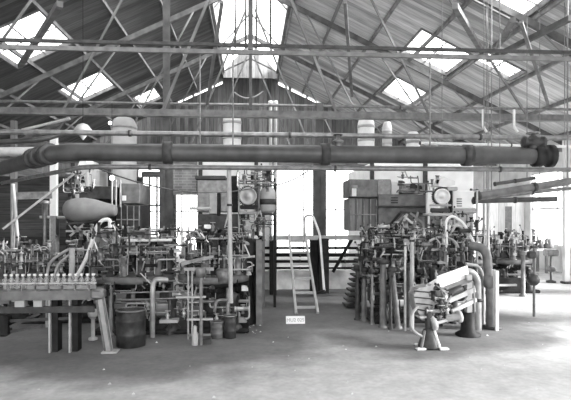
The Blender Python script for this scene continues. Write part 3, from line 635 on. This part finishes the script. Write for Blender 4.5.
# left feeder
Y = 11.6
f1 = thing('glass_feeder', 'dark boxed feeder with tapered grey hood at the left', 'glass feeder', (PX(105, Y), Y, 0), 'glass feeders')
pb(f1, 'upper_box', 'grey', 119, 140, 184, 204, Y, 1.2); pb(f1, 'lower_box', 'iron', 116, 140, 205, 237, Y, 1.1); pb(f1, 'side_box', 'iron', 79, 115, 187, 200, Y, .8)
pb(f1, 'rear_box', 'black', 66, 116, 200, 237, Y + .2, .8)
for px in (112, 116, 120.5): MB().cyl(P(px, 180, Y - .1), P(px, 207, Y - .1), .02).build('stay_rod', 'lightpipe', f1)
pb(f1, 'name_plate', 'white', 122, 126, 196, 201, Y - .03, .02, .003)
c = P(64, 210, 10.7); sc = 10.7 / F
prof = [(.02, 0), (5.5 * sc, .5 * sc), (9 * sc, 3 * sc), (11.3 * sc, 10 * sc), (12 * sc, 20 * sc), (10.5 * sc, 30 * sc), (7.5 * sc, 40 * sc), (5.5 * sc, 48 * sc), (4.8 * sc, 50 * sc), (.02, 50 * sc)]
hood = MB().loft([[c + Vector((x, math.cos(a) * r * 1.1, math.sin(a) * r - (x / sc - 25) * .012 * sc)) for a in (2 * PI * k / 20 for k in range(20))] for r, x in prof]).build('hood', 'hood', f1)
hd = MB().bar(P(66, 224, 10.7), P(112, 219, 10.9), .05, .04).build('hood_strut', 'iron', f1)
for px in (121, 127, 133.5, 139): pb(f1, 'panel_batten', 'mid', px - .4, px + .4, 206, 236, Y - .04, .04, .003)
pb(f1, 'panel_rail', 'mid', 116, 140, 219, 220.2, Y - .03, .03, .003)
for pa, q_ in (((70, 236), (84, 224)), ((88, 236), (74, 226)), ((92, 234), (110, 226)), ((66, 231), (108, 232))): MB().bar(P(*pa, 10.95), P(*q_, 10.95), .03, .04).build('linkage_bar', 'lightpipe', f1)
legs4(f1, PX(70, Y), PX(140, Y), Y + .1, Y + .9, PZ(236, Y))
MB().bx(PX(52, 11), PX(57.5, 11), 10.9, 11.1, 0, PZ(216, 11)).build('bracket_post', 'mid', f1)
MB().lathe([(.06, 0), (.06, .3), (.1, .31), (.1, .36), (.05, .38)], P(45, 219, 11), 12).build('oil_cup', 'mid', f1)
MB().cyl(P(40, 217, 11), P(66, 217.5, 11), .03).build('cross_bar', 'pale', f1)
MB().cyl(P(45, 245, 11), P(45, 219, 11), .04).build('oil_cup_post', 'mid', f1)
clutter(f1, PX(62, 11), PX(88, 11), 10.9, 11.4, PZ(197, 11), PZ(172, 11), 34, 5)
clutter(f1, PX(62, 11), PX(118, 11), 10.7, 11.2, PZ(238, 11), PZ(224, 11), 24, 6)
# middle feeder
Y = 11.3
f2 = thing('glass_feeder', 'middle feeder with grey box, round gear wheel and drum', 'glass feeder', (PX(230, Y), Y, 0), 'glass feeders')
pb(f2, 'feeder_box', 'mid', 197, 230, 180, 212, Y, 1.3); pb(f2, 'box_lid', 'iron', 195, 226, 176, 180, Y - .05, 1.4)
pb(f2, 'dark_box', 'black', 231, 239, 176, 212, Y + .1, .8); pb(f2, 'lower_housing', 'iron', 198, 245, 214, 236, Y - .1, 1.3)
pb(f2, 'chute', 'pale', 209, 217, 193, 214, Y - .15, .14); pb(f2, 'chute_side', 'black', 217, 220.5, 193, 216, Y - .14, .12)
pb(f2, 'rack_arm', 'pale', 189, 211, 207, 210, Y - .22, .06); pb(f2, 'skirt', 'black', 190, 240, 232, 237, Y - .3, 1.2)
c = P(248, 196, Y - .35)
MB().lathe([(.0, -.04), (.06, -.04), (.06, -.02), (.15, -.01), (.155, -.03), (.185, -.03), (.185, .03), (0, .03)], c, 28, (0, 1, 0)).build('gear_wheel', 'pale', f2)
MB().gear(c + Vector((0, .08, 0)), .23, .05, 32, (0, 1, 0)).build('tooth_gear', 'iron', f2)
fr = MB()
pb(f2, 'gear_frame', 'mid', 238, 262, 211.5, 214.5, Y - .4, .5); pb(f2, 'gear_frame', 'black', 240, 258, 205, 209, Y - .4, .4)
for px in (239, 259): pb(f2, 'frame_post', 'pale' if px < 240 else 'mid', px - 1, px + 1, 178, 236, Y - .3, .08)
pb(f2, 'top_bar', 'mid', 236, 264, 180, 182, Y - .3, .1)
a = P(268, 200, Y - .2)
MB().lathe([(.02, -.28), (.14, -.27), (.17, -.2), (.17, .17), (.13, .25), (.05, .28), (.03, .33)], a, 20).build('drum', 'pale', f2)
MB().lathe([(.172, -.1), (.18, -.1), (.18, .02), (.172, .02)], a, 20).build('drum_band', 'iron', f2)
MB().bx(PX(262, Y), PX(264.5, Y), Y - .25, Y - .1, 0, PZ(172, Y)).build('frame_post', 'grey', f2); MB().bx(PX(273, Y), PX(275.5, Y), Y - .25, Y - .1, 0, PZ(172, Y)).build('frame_post', 'black', f2)
pb(f2, 'drum_shelf', 'iron', 262, 276, 213, 215, Y - .4, .4)
clutter(f2, PX(238, Y), PX(275, Y), Y - .5, Y - .1, PZ(190, Y), PZ(171, Y), 40, 8)
clutter(f2, PX(240, Y), PX(274, Y), Y - .45, Y, PZ(240, Y), PZ(214, Y), 34, 9)
legs4(f2, PX(198, Y), PX(262, Y), Y, Y + 1, PZ(236, Y))
# right feeder
Y = 11.6
f3 = thing('glass_feeder', 'panelled box feeder with white gear wheel in the right half', 'glass feeder', (PX(390, Y), Y, 0), 'glass feeders')
x0, x1 = PX(349, Y), PX(378, Y)
MB().cham(((x0 + x1) / 2, Y + .4, (PZ(197, Y) + PZ(179, Y)) / 2), (x1 - x0, .8, PZ(179, Y) - PZ(197, Y)), .015).build('upper_box', 'grey', f3)
MB().cham(((PX(378, Y) + PX(392, Y)) / 2 + .01, Y + .5, PZ(188, Y)), (PX(392, Y) - PX(378, Y), .8, PZ(178, Y) - PZ(197, Y)), .015).build('end_box', 'mid', f3)
MB().cham(((PX(350, Y) + PX(377, Y)) / 2, Y + .45, (PZ(231, Y) + PZ(198, Y)) / 2), (PX(377, Y) - PX(350, Y), .7, PZ(198, Y) - PZ(231, Y)), .01).build('panelled_box', 'panel', f3)
for k, px in enumerate((351, 357.5, 364, 370.5, 376.5)): pb(f3, 'panel_batten', 'mid', px - .5, px + .5, 199, 231, Y + .06, .04, .004)
pb(f3, 'batten_rail', 'mid', 350, 377, 214, 215.2, Y + .05, .03, .004)
pb(f3, 'small_door', 'white', 352, 356.5, 188, 196, Y - .02, .03, .004); pb(f3, 'door_frame', 'mid', 351.5, 357.5, 185, 188, Y - .03, .04, .004)
pb(f3, 'side_box', 'grey', 378, 425, 194, 206, Y, .9); pb(f3, 'base_box', 'grey', 378, 425, 207, 232, Y + .1, .8); pb(f3, 'top_plate', 'mid', 401, 425, 183, 193, Y + .3, .6)
pb(f3, 'white_box', 'white', 391, 399, 181, 194, Y + .2, .5); pb(f3, 'edge_bar', 'iron', 376, 427, 206, 207.3, Y - .05, .1)
for px in (389, 391.5, 394): pb(f3, 'vent_slot', 'black', 391, 398, 197 + (px - 389), 198 + (px - 389), Y - .01, .02, .002)
for (pa, q, m) in (((386, 230), (400, 213), 'black'), ((390, 231), (404, 215), 'mid'), ((400, 230), (408, 212), 'pale'), ((404, 216), (420, 230), 'steel'), ((410, 213), (424, 224), 'mid'), ((396, 228), (412, 226), 'iron'), ((400, 212), (425, 214), 'iron'), ((418, 212), (414, 231), 'mid')):
    MB().bar(P(*pa, Y - .15), P(*q, Y - .12), .03, .05).build('linkage_bar', m, f3)
c = P(442, 196.5, Y - .4)
MB().lathe([(.0, -.06), (.03, -.06), (.035, -.03), (.13, -.02), (.135, -.04), (.175, -.04), (.175, .03), (0, .03)], c, 28, (0, 1, 0)).build('gear_wheel', 'white', f3)
MB().gear(c + Vector((0, .08, 0)), .21, .05, 30, (0, 1, 0)).build('tooth_gear', 'iron', f3)
pb(f3, 'frame_post', 'white', 427, 431.5, 192, 215, Y - .45, .1); pb(f3, 'frame_post', 'black', 450, 453, 190, 215, Y - .4, .12); pb(f3, 'gear_frame', 'pale', 430, 452, 204, 206, Y - .5, .1); pb(f3, 'gear_frame', 'iron', 431, 450, 208, 212, Y - .5, .4)
pb(f3, 'gear_frame', 'mid', 426, 453, 190, 191.5, Y - .35, .1); pb(f3, 'gear_base', 'pale', 428, 453, 213, 216, Y - .5, .5)
q = [P(438, 186, Y - .3), P(440, 179, Y - .3), P(444, 176.5, Y - .3), P(455, 181, Y - .3), P(455, 185, Y - .3), P(446, 187, Y - .3)]
MB().prism(q, (0, .3, 0)).build('motor_hood', 'white', f3); pb(f3, 'motor_base', 'pale', 447, 458, 186, 190, Y - .3, .3)
pb(f3, 'end_casing', 'plaster', 453, 474, 190, 208, Y, .8); pb(f3, 'casing_base', 'pale', 440, 474, 208, 232, Y, .7)
for k in range(4): pb(f3, 'casing_rib', 'mid', 457, 462, 198 + k * 2.4, 199 + k * 2.4, Y - .02, .03, .002)
clutter(f3, PX(428, Y), PX(470, Y), Y - .5, Y - .2, PZ(222, Y), PZ(208, Y), 26, 12); clutter(f3, PX(396, Y), PX(440, Y), Y - .3, Y, PZ(192, Y), PZ(176, Y), 22, 14)
legs4(f3, PX(370, Y), PX(472, Y), Y + .2, Y + .9, PZ(231, Y))

# ------------------------------------------------------------------ bottle conveyor and bottles at left front
Y = 7.45
cv = thing('bottle_conveyor', 'long iron conveyor table carrying the row of glass bottles', 'conveyor', (PX(50, Y), Y, 0))
xa, xb = PX(-12, Y), PX(97, Y); zt = PZ(290.3, Y, 50)
MB().bx(xa, xb, Y, Y + .34, zt - .02, zt).build('belt', 'mid', cv)
MB().bx(xa, xb + .02, Y - .05, Y, zt - .13, zt - .005).build('side_rail', 'grey', cv); MB().bx(xa, xb + .02, Y + .34, Y + .38, zt - .13, zt + .01).build('side_rail', 'iron', cv)
MB().bx(xa, xb, Y - .03, Y - .01, zt + .09, zt + .11).build('guard_rail', 'pale', cv)
MB().bx(PX(28, Y), xb, Y - .03, Y - .012, zt + .02, zt + .07).build('guard_strip', 'mid', cv)
for k in range(8): x = xa + .1 + (xb - xa - .2) * k / 7; MB().bx(x - .01, x + .01, Y - .03, Y - .012, zt - .01, zt + .1).build('guard_stay', 'mid', cv)
zl = PZ(310, Y, 50); MB().bx(xa, xb - .05, Y + .02, Y + .07, zl - .045, zl + .045).build('lower_rail', 'iron', cv)
for px, m in ((54.5, 'pale'), (74.5, 'pale')):
    x = PX(px, 7.6); MB().bx(x - .055, x - .03, 7.52, 7.78, 0, zt - .12).build('leg', m, cv); MB().bx(x - .03, x + .05, 7.58, 7.76, 0, zt - .12).build('leg_web', 'black', cv)
l0, l1 = P(99, 290, 7.4), P(109, 349, 7.5); l1.z = 0.012
MB().bar(l0, l1, .115, .04, (0, 1, 0)).build('leg', 'pale', cv); 
for s in (-.045, .045): MB().bar(l0 + Vector((s, -.03, 0)), l1 + Vector((s, -.03, 0)), .02, .04, (0, 1, 0)).build('leg_rib', 'mid', cv)
MB().cham((l1.x + .02, 7.5, .015), (.22, .2, .03), .01).build('foot', 'pale', cv)
MB().cham((PX(98, 7.4), 7.42, zt - .05), (.18, .2, .14), .03).build('end_bracket', 'mid', cv)
for pa, pb_ in (((2, 321), (75, 318)), ((2, 333), (42, 326)), ((10, 327), (40, 313))): MB().bar(P(*pa, Y + .1), P(*pb_, Y + .2), .03, .04).build('brace', 'iron', cv)
MB().cham(P(4, 325, Y + .1), (.16, .2, .3), .03).build('gear_box', 'black', cv)
def bottle(px, lab):
    x = PX(px, Y + .15); h = .215
    t = thing('glass_bottle', lab, 'bottle', (x, Y + .15, zt), 'glass bottles on the conveyor')
    MB().lathe([(0, 0), (.032, 0), (.036, .012), (.036, h * .62), (.03, h * .7), (.017, h * .78), (.016, h * .86)], (x, Y + .15, zt), 16).build('body', 'bottle', t)
    MB().lathe([(.016, h * .85), (.022, h * .86), (.024, h * .9), (.024, h * .99), (.016, h), (.0, h)], (x, Y + .15, zt), 14).build('neck_finish', 'white', t)
ords = 'first second third fourth fifth sixth seventh eighth ninth tenth eleventh twelfth thirteenth fourteenth fifteenth sixteenth'.split()
for i in range(16): bottle(5.5 + i * 5.85, 'clear glass bottle, %s from the left end of the conveyor row' % ords[i])
for px, py0, py1, w, lab in ((21, 301, 307, 9, 'left of two small pale boxes on the rail under the conveyor'), (39, 301.5, 307, 8, 'right of two small pale boxes on the rail under the conveyor')):
    a = P(px, py1, Y + .05); t = thing('small_box', lab, 'box', (a.x, Y + .05, zl + .045)); z = zl + .045
    MB().bx(a.x - w * .0072, a.x + w * .0072, Y + .0, Y + .12, z, z + .075).build('body', 'pale', t); MB().bx(a.x - w * .0076, a.x + w * .0076, Y - .005, Y + .125, z + .075, z + .09).build('lid', 'pale', t)

# ------------------------------------------------------------------ free-standing front pieces
def pstand(px, Y, label):
    x = PX(px, Y); t = thing('pipe_stand', label, 'stand', (x, Y, 0))
    MB().cyl((x, Y, 0), (x, Y, PZ(276, Y)), .03).build('post', 'mid', t)
    MB().lathe([(.02, 0), (.075, .02), (.09, .12), (.075, .15)], (x, Y, PZ(277, Y)), 16).build('funnel', 'mid', t)
    MB().bx(PX(184, Y), PX(214, Y), Y - .03, Y + .03, PZ(270, Y), PZ(267, Y)).build('top_bar', 'mid', t)
    for px in (188, 192): MB().cyl((PX(px, Y), Y + .02, PZ(338, Y)), (PX(px, Y), Y + .02, PZ(268, Y)), .015).build('side_rod', 'lightpipe', t)
    for z, a, b in ((296, 176, 206), (318, 187, 213)): MB().bx(PX(a, Y), PX(b, Y), Y - .025, Y + .04, PZ(z + 1, Y), PZ(z - .6, Y)).build('cross_bar', 'pale', t)
    MB().bx(PX(188, Y), PX(211, Y), Y, Y + .05, PZ(335, Y), PZ(333, Y)).build('cross_bar', 'grey', t)
    MB().cham((PX(204, Y), Y + .12, PZ(343, Y)), (.2, .22, PZ(334, Y)), .02).build('weight_box', 'iron', t)
    MB().lathe([(.05, 0), (.05, .16), (.03, .2), (.03, .28), (.0, .3)], (PX(195, Y), Y, 0), 12).build('foot_valve', 'pale', t)
    return t
pstand(201, 7.85, 'pale pipe stand with cross bars in front of the middle machine')
def drum(px, pyb, w, h, lab, m='iron'):
    Yd = F * CH / (pyb - HZ); x = PX(px, Yd); r = w * Yd / F / 2; hh = h * Yd / F
    t = thing('iron_drum', lab, 'drum', (x, Yd, 0))
    MB().lathe([(0, 0), (r, 0), (r, hh * .3), (r * 1.03, hh * .32), (r * 1.03, hh * .35), (r, hh * .37), (r, hh * .68), (r * 1.03, hh * .7), (r * 1.03, hh * .73), (r, hh * .75), (r, hh), (r * .95, hh), (r * .94, hh * .9), (0, hh * .9)], (x, Yd, 0), 26).build('shell', m, t)
    MB().ring((x, Yd, hh), r, .012).build('rim', 'mid', t)
drum(131, 343, 28, 35, 'dark iron drum standing beside the conveyor leg', 'iron')
drum(230, 337, 12, 22, 'small dark canister by the right foot of the wide machine', 'iron')
drum(217, 337, 13, 16, 'low grey bucket behind the pipe stand', 'grey')
# little pedestal under conveyor
a = P(93, 338, 8.3); t = thing('valve_pedestal', 'small pale valve pedestal under the end of the conveyor', 'pedestal', (a.x, 8.3, 0))
MB().lathe([(.07, 0), (.07, .03), (.03, .05), (.03, .32), (.05, .34)], (a.x, 8.3, 0), 12).build('post', 'pale', t); MB().lathe([(.03, .34), (.07, .36), (.08, .42), (.04, .48)], (a.x, 8.3, 0), 12).build('valve_body', 'pale', t)

# right front take-out conveyor
Y = 7.5
to_ = thing('takeout_conveyor', 'slanting take-out conveyor with white trough on a flared foot', 'conveyor', (PX(430, Y), Y, 0))
def pr(name, m, pts, d, Yp=Y): 
    q = [P(p[0], p[1], Yp) for p in pts]; return MB().prism(q, (0, d, 0)).build(name, m, to_)
# trough: pale plate sloping back and up to the right, grey cast end casing at the near left end
v4 = [P(437, 276.5, 7.95), P(467.5, 265.5, 8.35), P(469, 277, 8.3), P(438.5, 288.5, 7.9)]
MB().prism(v4, (0, .03, 0)).build('back_plate', 'white', to_)
MB().prism([P(438.5, 288.5, 7.9), P(469, 277, 8.3), P(473, 281, 8.1), P(443, 292, 7.75)], (0, 0, -.02)).build('trough_floor', 'mid', to_)
MB().prism([P(419, 288.5, 7.55), P(437, 278, 7.93), P(438.5, 288.5, 7.9), P(430, 292, 7.6)], (0, .02, -.02)).build('trough_lip', 'pale', to_)
pr('end_casing', 'lightpipe', [(418, 288.5), (433, 285), (434.5, 300), (431, 322), (421.5, 320), (415.5, 306), (414, 295)], .28, 7.5)
for k in range(5):
    y = 292 + k * 6.2; xl_ = 414.2 + max(0, k - 1) * 1.6; MB().bar(P(xl_, y - 1, 7.49), P(433.2 - k * .4, y + .8, 7.49), .02, .018).build('casing_rib', 'iron', to_)
pr('inner_frame', 'black', [(430, 292), (441, 287), (443, 322), (430, 326)], .4, 7.6)
MB().bar(P(441, 304, 7.5), P(475, 289.5, 7.7), .035, .07).build('side_bar', 'pale', to_); MB().bar(P(452, 311.5, 7.5), P(476, 299.5, 7.7), .035, .06).build('side_bar', 'pale', to_)
MB().bar(P(438, 299, 7.5), P(462, 289, 7.7), .03, .05).build('side_bar', 'iron', to_)
for pa, q_ in (((456, 312), (467, 298)), ((452, 316), (463, 303)), ((474, 286), (475, 312))): MB().bar(P(*pa, 7.6), P(*q_, 7.7), .022, .026).build('stay', 'pale', to_)
MB().lathe([(.0, -.1), (.05, -.1), (.06, -.08), (.06, .2), (.03, .22)], P(450, 293, 7.6), 16, (1, .2, .35)).build('roller', 'iron', to_)
c = P(452, 318.5, 7.45); MB().lathe([(.0, -.02), (.05, 0), (.055, .17), (.09, .17), (.09, .22), (.05, .23), (.0, .25)], c - Vector((.08, 0, 0)), 18, (1, .1, .12)).build('motor', 'pale', to_)
MB().cyl(P(437, 323, 7.4), P(449, 319.5, 7.45), .026).build('drive_shaft', 'pale', to_)
MB().lathe([(.05, -.03), (.1, -.03), (.1, .03), (.05, .03)], P(433, 324, 7.42), 18, (1, .2, .2)).build('pulley', 'pale', to_)
clutter(to_, PX(432, 7.5), PX(448, 7.5), 7.42, 7.58, PZ(325, 7.5), PZ(292, 7.5), 55, 31)
MB().lathe([(.16, 0), (.16, .02), (.15, .05), (.085, .25), (.05, .27)], (PX(429, 7.45), 7.45, 0.02), 16).build('flared_foot', 'iron', to_)
for s in (-1, 1): MB().bar((PX(429, 7.4) + s * .135, 7.33, .03), (PX(429, 7.4) + s * .07, 7.38, .27), .03, .03).build('foot_rib', 'white' if s > 0 else 'mid', to_)
for q_ in ((-.16, -.1), (.17, -.12), (-.1, .15), (.14, .15)): MB().cham((PX(429, 7.45) + q_[0], 7.43 + q_[1], .018), (.14, .08, .036), .012).build('foot_toe', 'white', to_)
MB().cyl((PX(428.5, 7.45), 7.45, .25), (PX(428.5, 7.45), 7.45, PZ(312, 7.5)), .05).build('foot_post', 'iron', to_)
MB().bx(PX(418, 7.5), PX(432, 7.5), 7.42, 7.6, PZ(319, 7.5), PZ(317, 7.5)).build('foot_bracket', 'pale', to_)
MB().lathe([(.2, 0), (.2, .03), (.12, .08), (.1, .38)], (PX(468, 8.2), 8.2, 0), 16).build('rear_foot', 'black', to_)
MB().bx(PX(466, 8.2), PX(471, 8.2), 8.15, 8.25, .3, PZ(276, 8.2)).build('rear_post', 'pale', to_)
h = [P(418, 306, 7.45), P(411, 315, 7.4), P(411, 328, 7.35), P(417, 334, 7.35), P(424, 337, 7.38)]
pipe('rubber_hose', 'grey curved hose hanging at the foot of the take-out conveyor', h, .02, 'rubber', .15, cat='hose')
# pipes at the right of the take-out conveyor
pipe('bent_pipe', 'bent pale pipe turning down just right of the white trough', [P(458, 271, 8.6), P(472, 271, 8.6), P(478, 280, 8.6), Vector((PX(478.5, 8.6), 8.6, 0))], .055, 'lightpipe', .22, [(P(478.4, 300, 8.6), (0, 0, 1))])
pipe('bent_pipe', 'slim bent pipe behind the pale pipe at the white trough', [P(466, 264, 9.0), P(479, 266, 9.0), P(483, 276, 9.0), Vector((PX(483.5, 9.), 9.0, 0))], .03, 'pale', .2)
ep = thing('elbow_pipe', 'fat upright elbow pipe with bulging joint right of the trough', 'pipe', (PX(490, 8.7), 8.7, 0))
MB().tube([P(470, 246, 8.9), P(481, 247, 8.8), P(487, 254, 8.7), P(488, 272, 8.7), P(490, 284, 8.7), (PX(491, 8.7), 8.7, 0)], .076, 16, .14).build('pipe_run', 'grey', ep)
MB().lathe([(.07, -.12), (.1, -.1), (.105, 0), (.095, .08), (.07, .11)], P(489.5, 281, 8.7), 18).build('joint', 'grey', ep)
MB().lathe([(.1, 0), (.16, 0), (.16, .04), (.1, .04)], (PX(492, 8.7), 8.7, 0), 18).build('floor_flange', 'iron', ep)
MB().bx(PX(494.5, 8.55), PX(497.5, 8.55), 8.5, 8.6, 0, PZ(272, 8.55)).build('side_post', 'white', ep)
for pts, r, m, lab in ((((447, 262), (446, 220), (452, 215.5), (463, 222), (474, 243), (485, 262)), .026, 'white', 'large white hose arch over the right machine'),
                       (((452, 232), (456, 224), (464, 230), (470, 240)), .024, 'pale', 'small pale hose loop inside the white arch'),
                       (((425, 250), (430, 240), (442, 236), (454, 240), (459, 248)), .024, 'lightpipe', 'low curved pipe over the middle of the right machine')):
    q = [P(*p, 9.3) for p in pts]; pipe('hose_arch', lab, q, r, m, .25, cat='hose')
for px, yt, yb, Yp, r, m, lab in ((477, 186, 270, 9.4, .02, 'pale', 'tall thin pipe left of three uprights at the right machine'), (484, 198, 238, 12, .03, 'lightpipe', 'short thin pipe, middle of three uprights at the right machine'), (488, 196, 236, 12.2, .035, 'pale', 'pale thin pipe, right of three uprights at the right machine'),
                                  (412, 238, 300, 8.6, .036, 'pale', 'stout pale upright pipe in front of the right machine'), (405, 243, 300, 8.6, .022, 'steel', 'thin bright upright rod beside the stout pale pipe')):
    zt_ = PZ(yt, Yp); x = PX(px, Yp); pipe('upright_pipe', lab, [(x, Yp, 0), (x, Yp, zt_)], r, m, 0, [((x, Yp, zt_ - .05), (0, 0, 1))])
# loose iron posts in front of the right machine
for i, (px, pyt, pyb, r, m, lab) in enumerate(((357.5, 268, 321, .045, 'iron', 'outermost iron strut at the left front of the right machine'), (364, 270, 322, .05, 'grey', 'second iron strut at the left front of the right machine'), (383, 262, 329, .06, 'grey', 'thick grey strut at the front of the right machine'), (398, 270, 330, .05, 'grey', 'leaning grey strut beside the thick strut'), (372, 272, 326, .03, 'mid', 'thin steel strut between the two iron struts and the thick grey strut'), (390.5, 275, 331, .03, 'iron', 'thin dark strut just left of the leaning strut'), (408, 268, 329, .04, 'iron', 'dark strut right of the leaning strut, beside the upright pipe'))):
    Yp = F * CH / (pyb - HZ); a = P(px, pyt, Yp); lean = .1 if i == 3 else 0
    t = thing('machine_strut', lab, 'strut', (a.x, Yp, 0)); MB().lathe([(r * 1.5, 0), (r * 1.5, .03), (r, .04), (r * .85, a.z)], (a.x, Yp, 0), 12, (-lean, 0, 1)).build('shaft', m, t)
    MB().lathe([(r, a.z - .04), (r * 1.7, a.z - .03), (r * 1.7, a.z + .03), (r * .6, a.z + .06)], (a.x, Yp, 0), 12, (-lean, 0, 1)).build('head', 'iron', t)
# valve post standing alone at right
Yp = F * CH / (320 - HZ); x = PX(534, Yp); vp = thing('valve_post', 'lone slim post with round iron ball, standing on the bright floor', 'post', (x, Yp, 0))
MB().cyl((x, Yp, 0), (x, Yp, PZ(246, Yp)), .025).build('rod', 'grey', vp)
MB().lathe([(.0, -.11), (.06, -.1), (.11, -.04), (.115, .02), (.07, .09), (.03, .11)], (x - .01, Yp, PZ(282, Yp)), 18).build('ball', 'iron', vp)
MB().cham((x - .05, Yp, PZ(256, Yp)), (.16, .1, .14), .02).build('control_box', 'iron', vp)
MB().cyl((x - .06, Yp, PZ(248, Yp)), (x + .06, Yp, PZ(248, Yp)), .03).build('top_handle', 'iron', vp)
# more distant standing pieces at the far right
for px, pyb, h, lab in ((551, 285, 28, 'slender iron stand near the far right wall'), ):
    Yp = F * CH / (pyb - HZ); x = PX(px, Yp); t = thing('iron_stand', lab, 'stand', (x, Yp, 0)); s = Yp / F
    MB().lathe([(.14, 0), (.14, .05), (.03, .08), (.03, 30 * s)], (x, Yp, 0), 12).build('post', 'iron', t); MB().lathe([(.0, -.1), (.13, -.05), (.13, .05), (0, .1)], (x, Yp, 14 * s), 14).build('counterweight', 'grey', t); MB().cham((x, Yp, 31 * s), (.35, .3, .2), .03).build('head_box', 'mid', t)
x0 = PX(541, 17.); t = thing('workbench', 'grey workbench with clutter against the far right wall', 'bench', (x0, 17.5, 0))
MB().bx(PX(536, 17), PX(552, 17), 17.2, 17.9, .78, .84).build('bench_top', 'palewood', t)
for px in (537, 551):
    for y in (17.27, 17.83): MB().bx(PX(px, 17) - .04, PX(px, 17) + .04, y - .04, y + .04, 0, .78).build('leg', 'timber', t)
for px, w, h, m, lab in ((539, .34, .3, 'iron', 'dark lump of machinery on the far bench, left'), (548.5, .36, .35, 'grey', 'grey lump of machinery on the far bench, right')):
    tt = thing('machine_part', lab, 'machine part', (PX(px, 17.5), 17.5, .84)); MB().lathe([(w * .4, .84), (w * .5, .9), (w * .3, .84 + h * .6), (w * .35, .84 + h * .8), (.05, .84 + h)], (PX(px, 17.5), 17.5, 0), 14).build('casting', m, tt); MB().ring((PX(px, 17.5), 17.42, .84 + h * .7), .1, .02, (0, 1, 0)).build('handwheel', 'steel', tt)
# left edge: leaning trestle poles and long slanting bar
tr = thing('trestle', 'pair of thin pale poles forming a trestle at the left edge', 'trestle', (PX(14, 11.6), 11.6, 0))
MB().cyl(P(13, 184, 11.6), Vector((PX(13, 11.6), 11.6, 0)), .04).build('pole', 'lightpipe', tr); MB().cyl(P(13, 184, 11.6), Vector((PX(24, 11.4), 11.4, 0)), .035).build('pole', 'pale', tr)
MB().bar(P(3, 229, 10.75), P(74, 174, 10.75), .03, .04).build('slanting_bar', 'lightpipe', label='long slanting bar rising from the left edge to the feeder', category='bar')
MB().bar(P(13, 196, 12.8), P(52, 195, 12.8), .05, .17).build('wall_rail', 'mid', label='broad grey rail between the slim post and the white post', category='rail')
pipe('hanging_pipe', 'thin pale pipe rising under the tie beam at left', [P(22, 130, 11.), P(70, 118.5, 11.)], .03, 'lightpipe', 0)
rd = random.Random(4); db = MB()
for k in range(60):
    px, py = rd.choice([(rd.uniform(235, 262), rd.uniform(322, 334)), (rd.uniform(20, 550), rd.uniform(325, 396))]); Yp = F * CH / (py - HZ); x = PX(px, Yp); r = rd.uniform(.008, .022)
    db.add([(x - r, Yp - r, 0), (x + r, Yp - r * .6, 0), (x + r * .5, Yp + r, 0), (x, Yp, r * .9)], [(0, 1, 3), (1, 2, 3), (2, 0, 3), (0, 2, 1)])
db.build('floor_debris', 'stone', kind='stuff', label='scattered crumbs of rubble on the worn floor', category='debris')

# ------------------------------------------------------------------ light, camera
sl = bpy.data.lights.new('Sun', 'SUN'); sl.energy = 14.; sl.angle = math.radians(14)
so = bpy.data.objects.new('Sun', sl); COL.objects.link(so); so.location = (20, 0, 12)
so.rotation_euler = Vector((-1, .28, -.40)).to_track_quat('-Z', 'Y').to_euler()
w = bpy.data.worlds.new('World'); S.world = w; w.use_nodes = True
w.node_tree.nodes['Background'].inputs[0].default_value = (1, 1, 1, 1); w.node_tree.nodes['Background'].inputs[1].default_value = 3.2
cam = bpy.data.cameras.new('Camera'); co = bpy.data.objects.new('Camera', cam); COL.objects.link(co)
cam.sensor_fit = 'HORIZONTAL'; cam.sensor_width = 36; cam.lens = 36 * F / 571; cam.shift_y = (HZ - 200) / 571
co.location = (0, 0, CH); co.rotation_euler = (PI / 2, 0, -YAW); S.camera = co
S.view_settings.view_transform = 'Standard'; S.view_settings.look = 'None'; S.view_settings.gamma = 1; S.view_settings.use_curve_mapping = False
S.view_settings.exposure = 0.72
S.cycles.use_denoising = True
S.cycles.max_bounces = 8; S.cycles.transparent_max_bounces = 12
for o in S.objects:
    if '_o' in o: del o['_o']
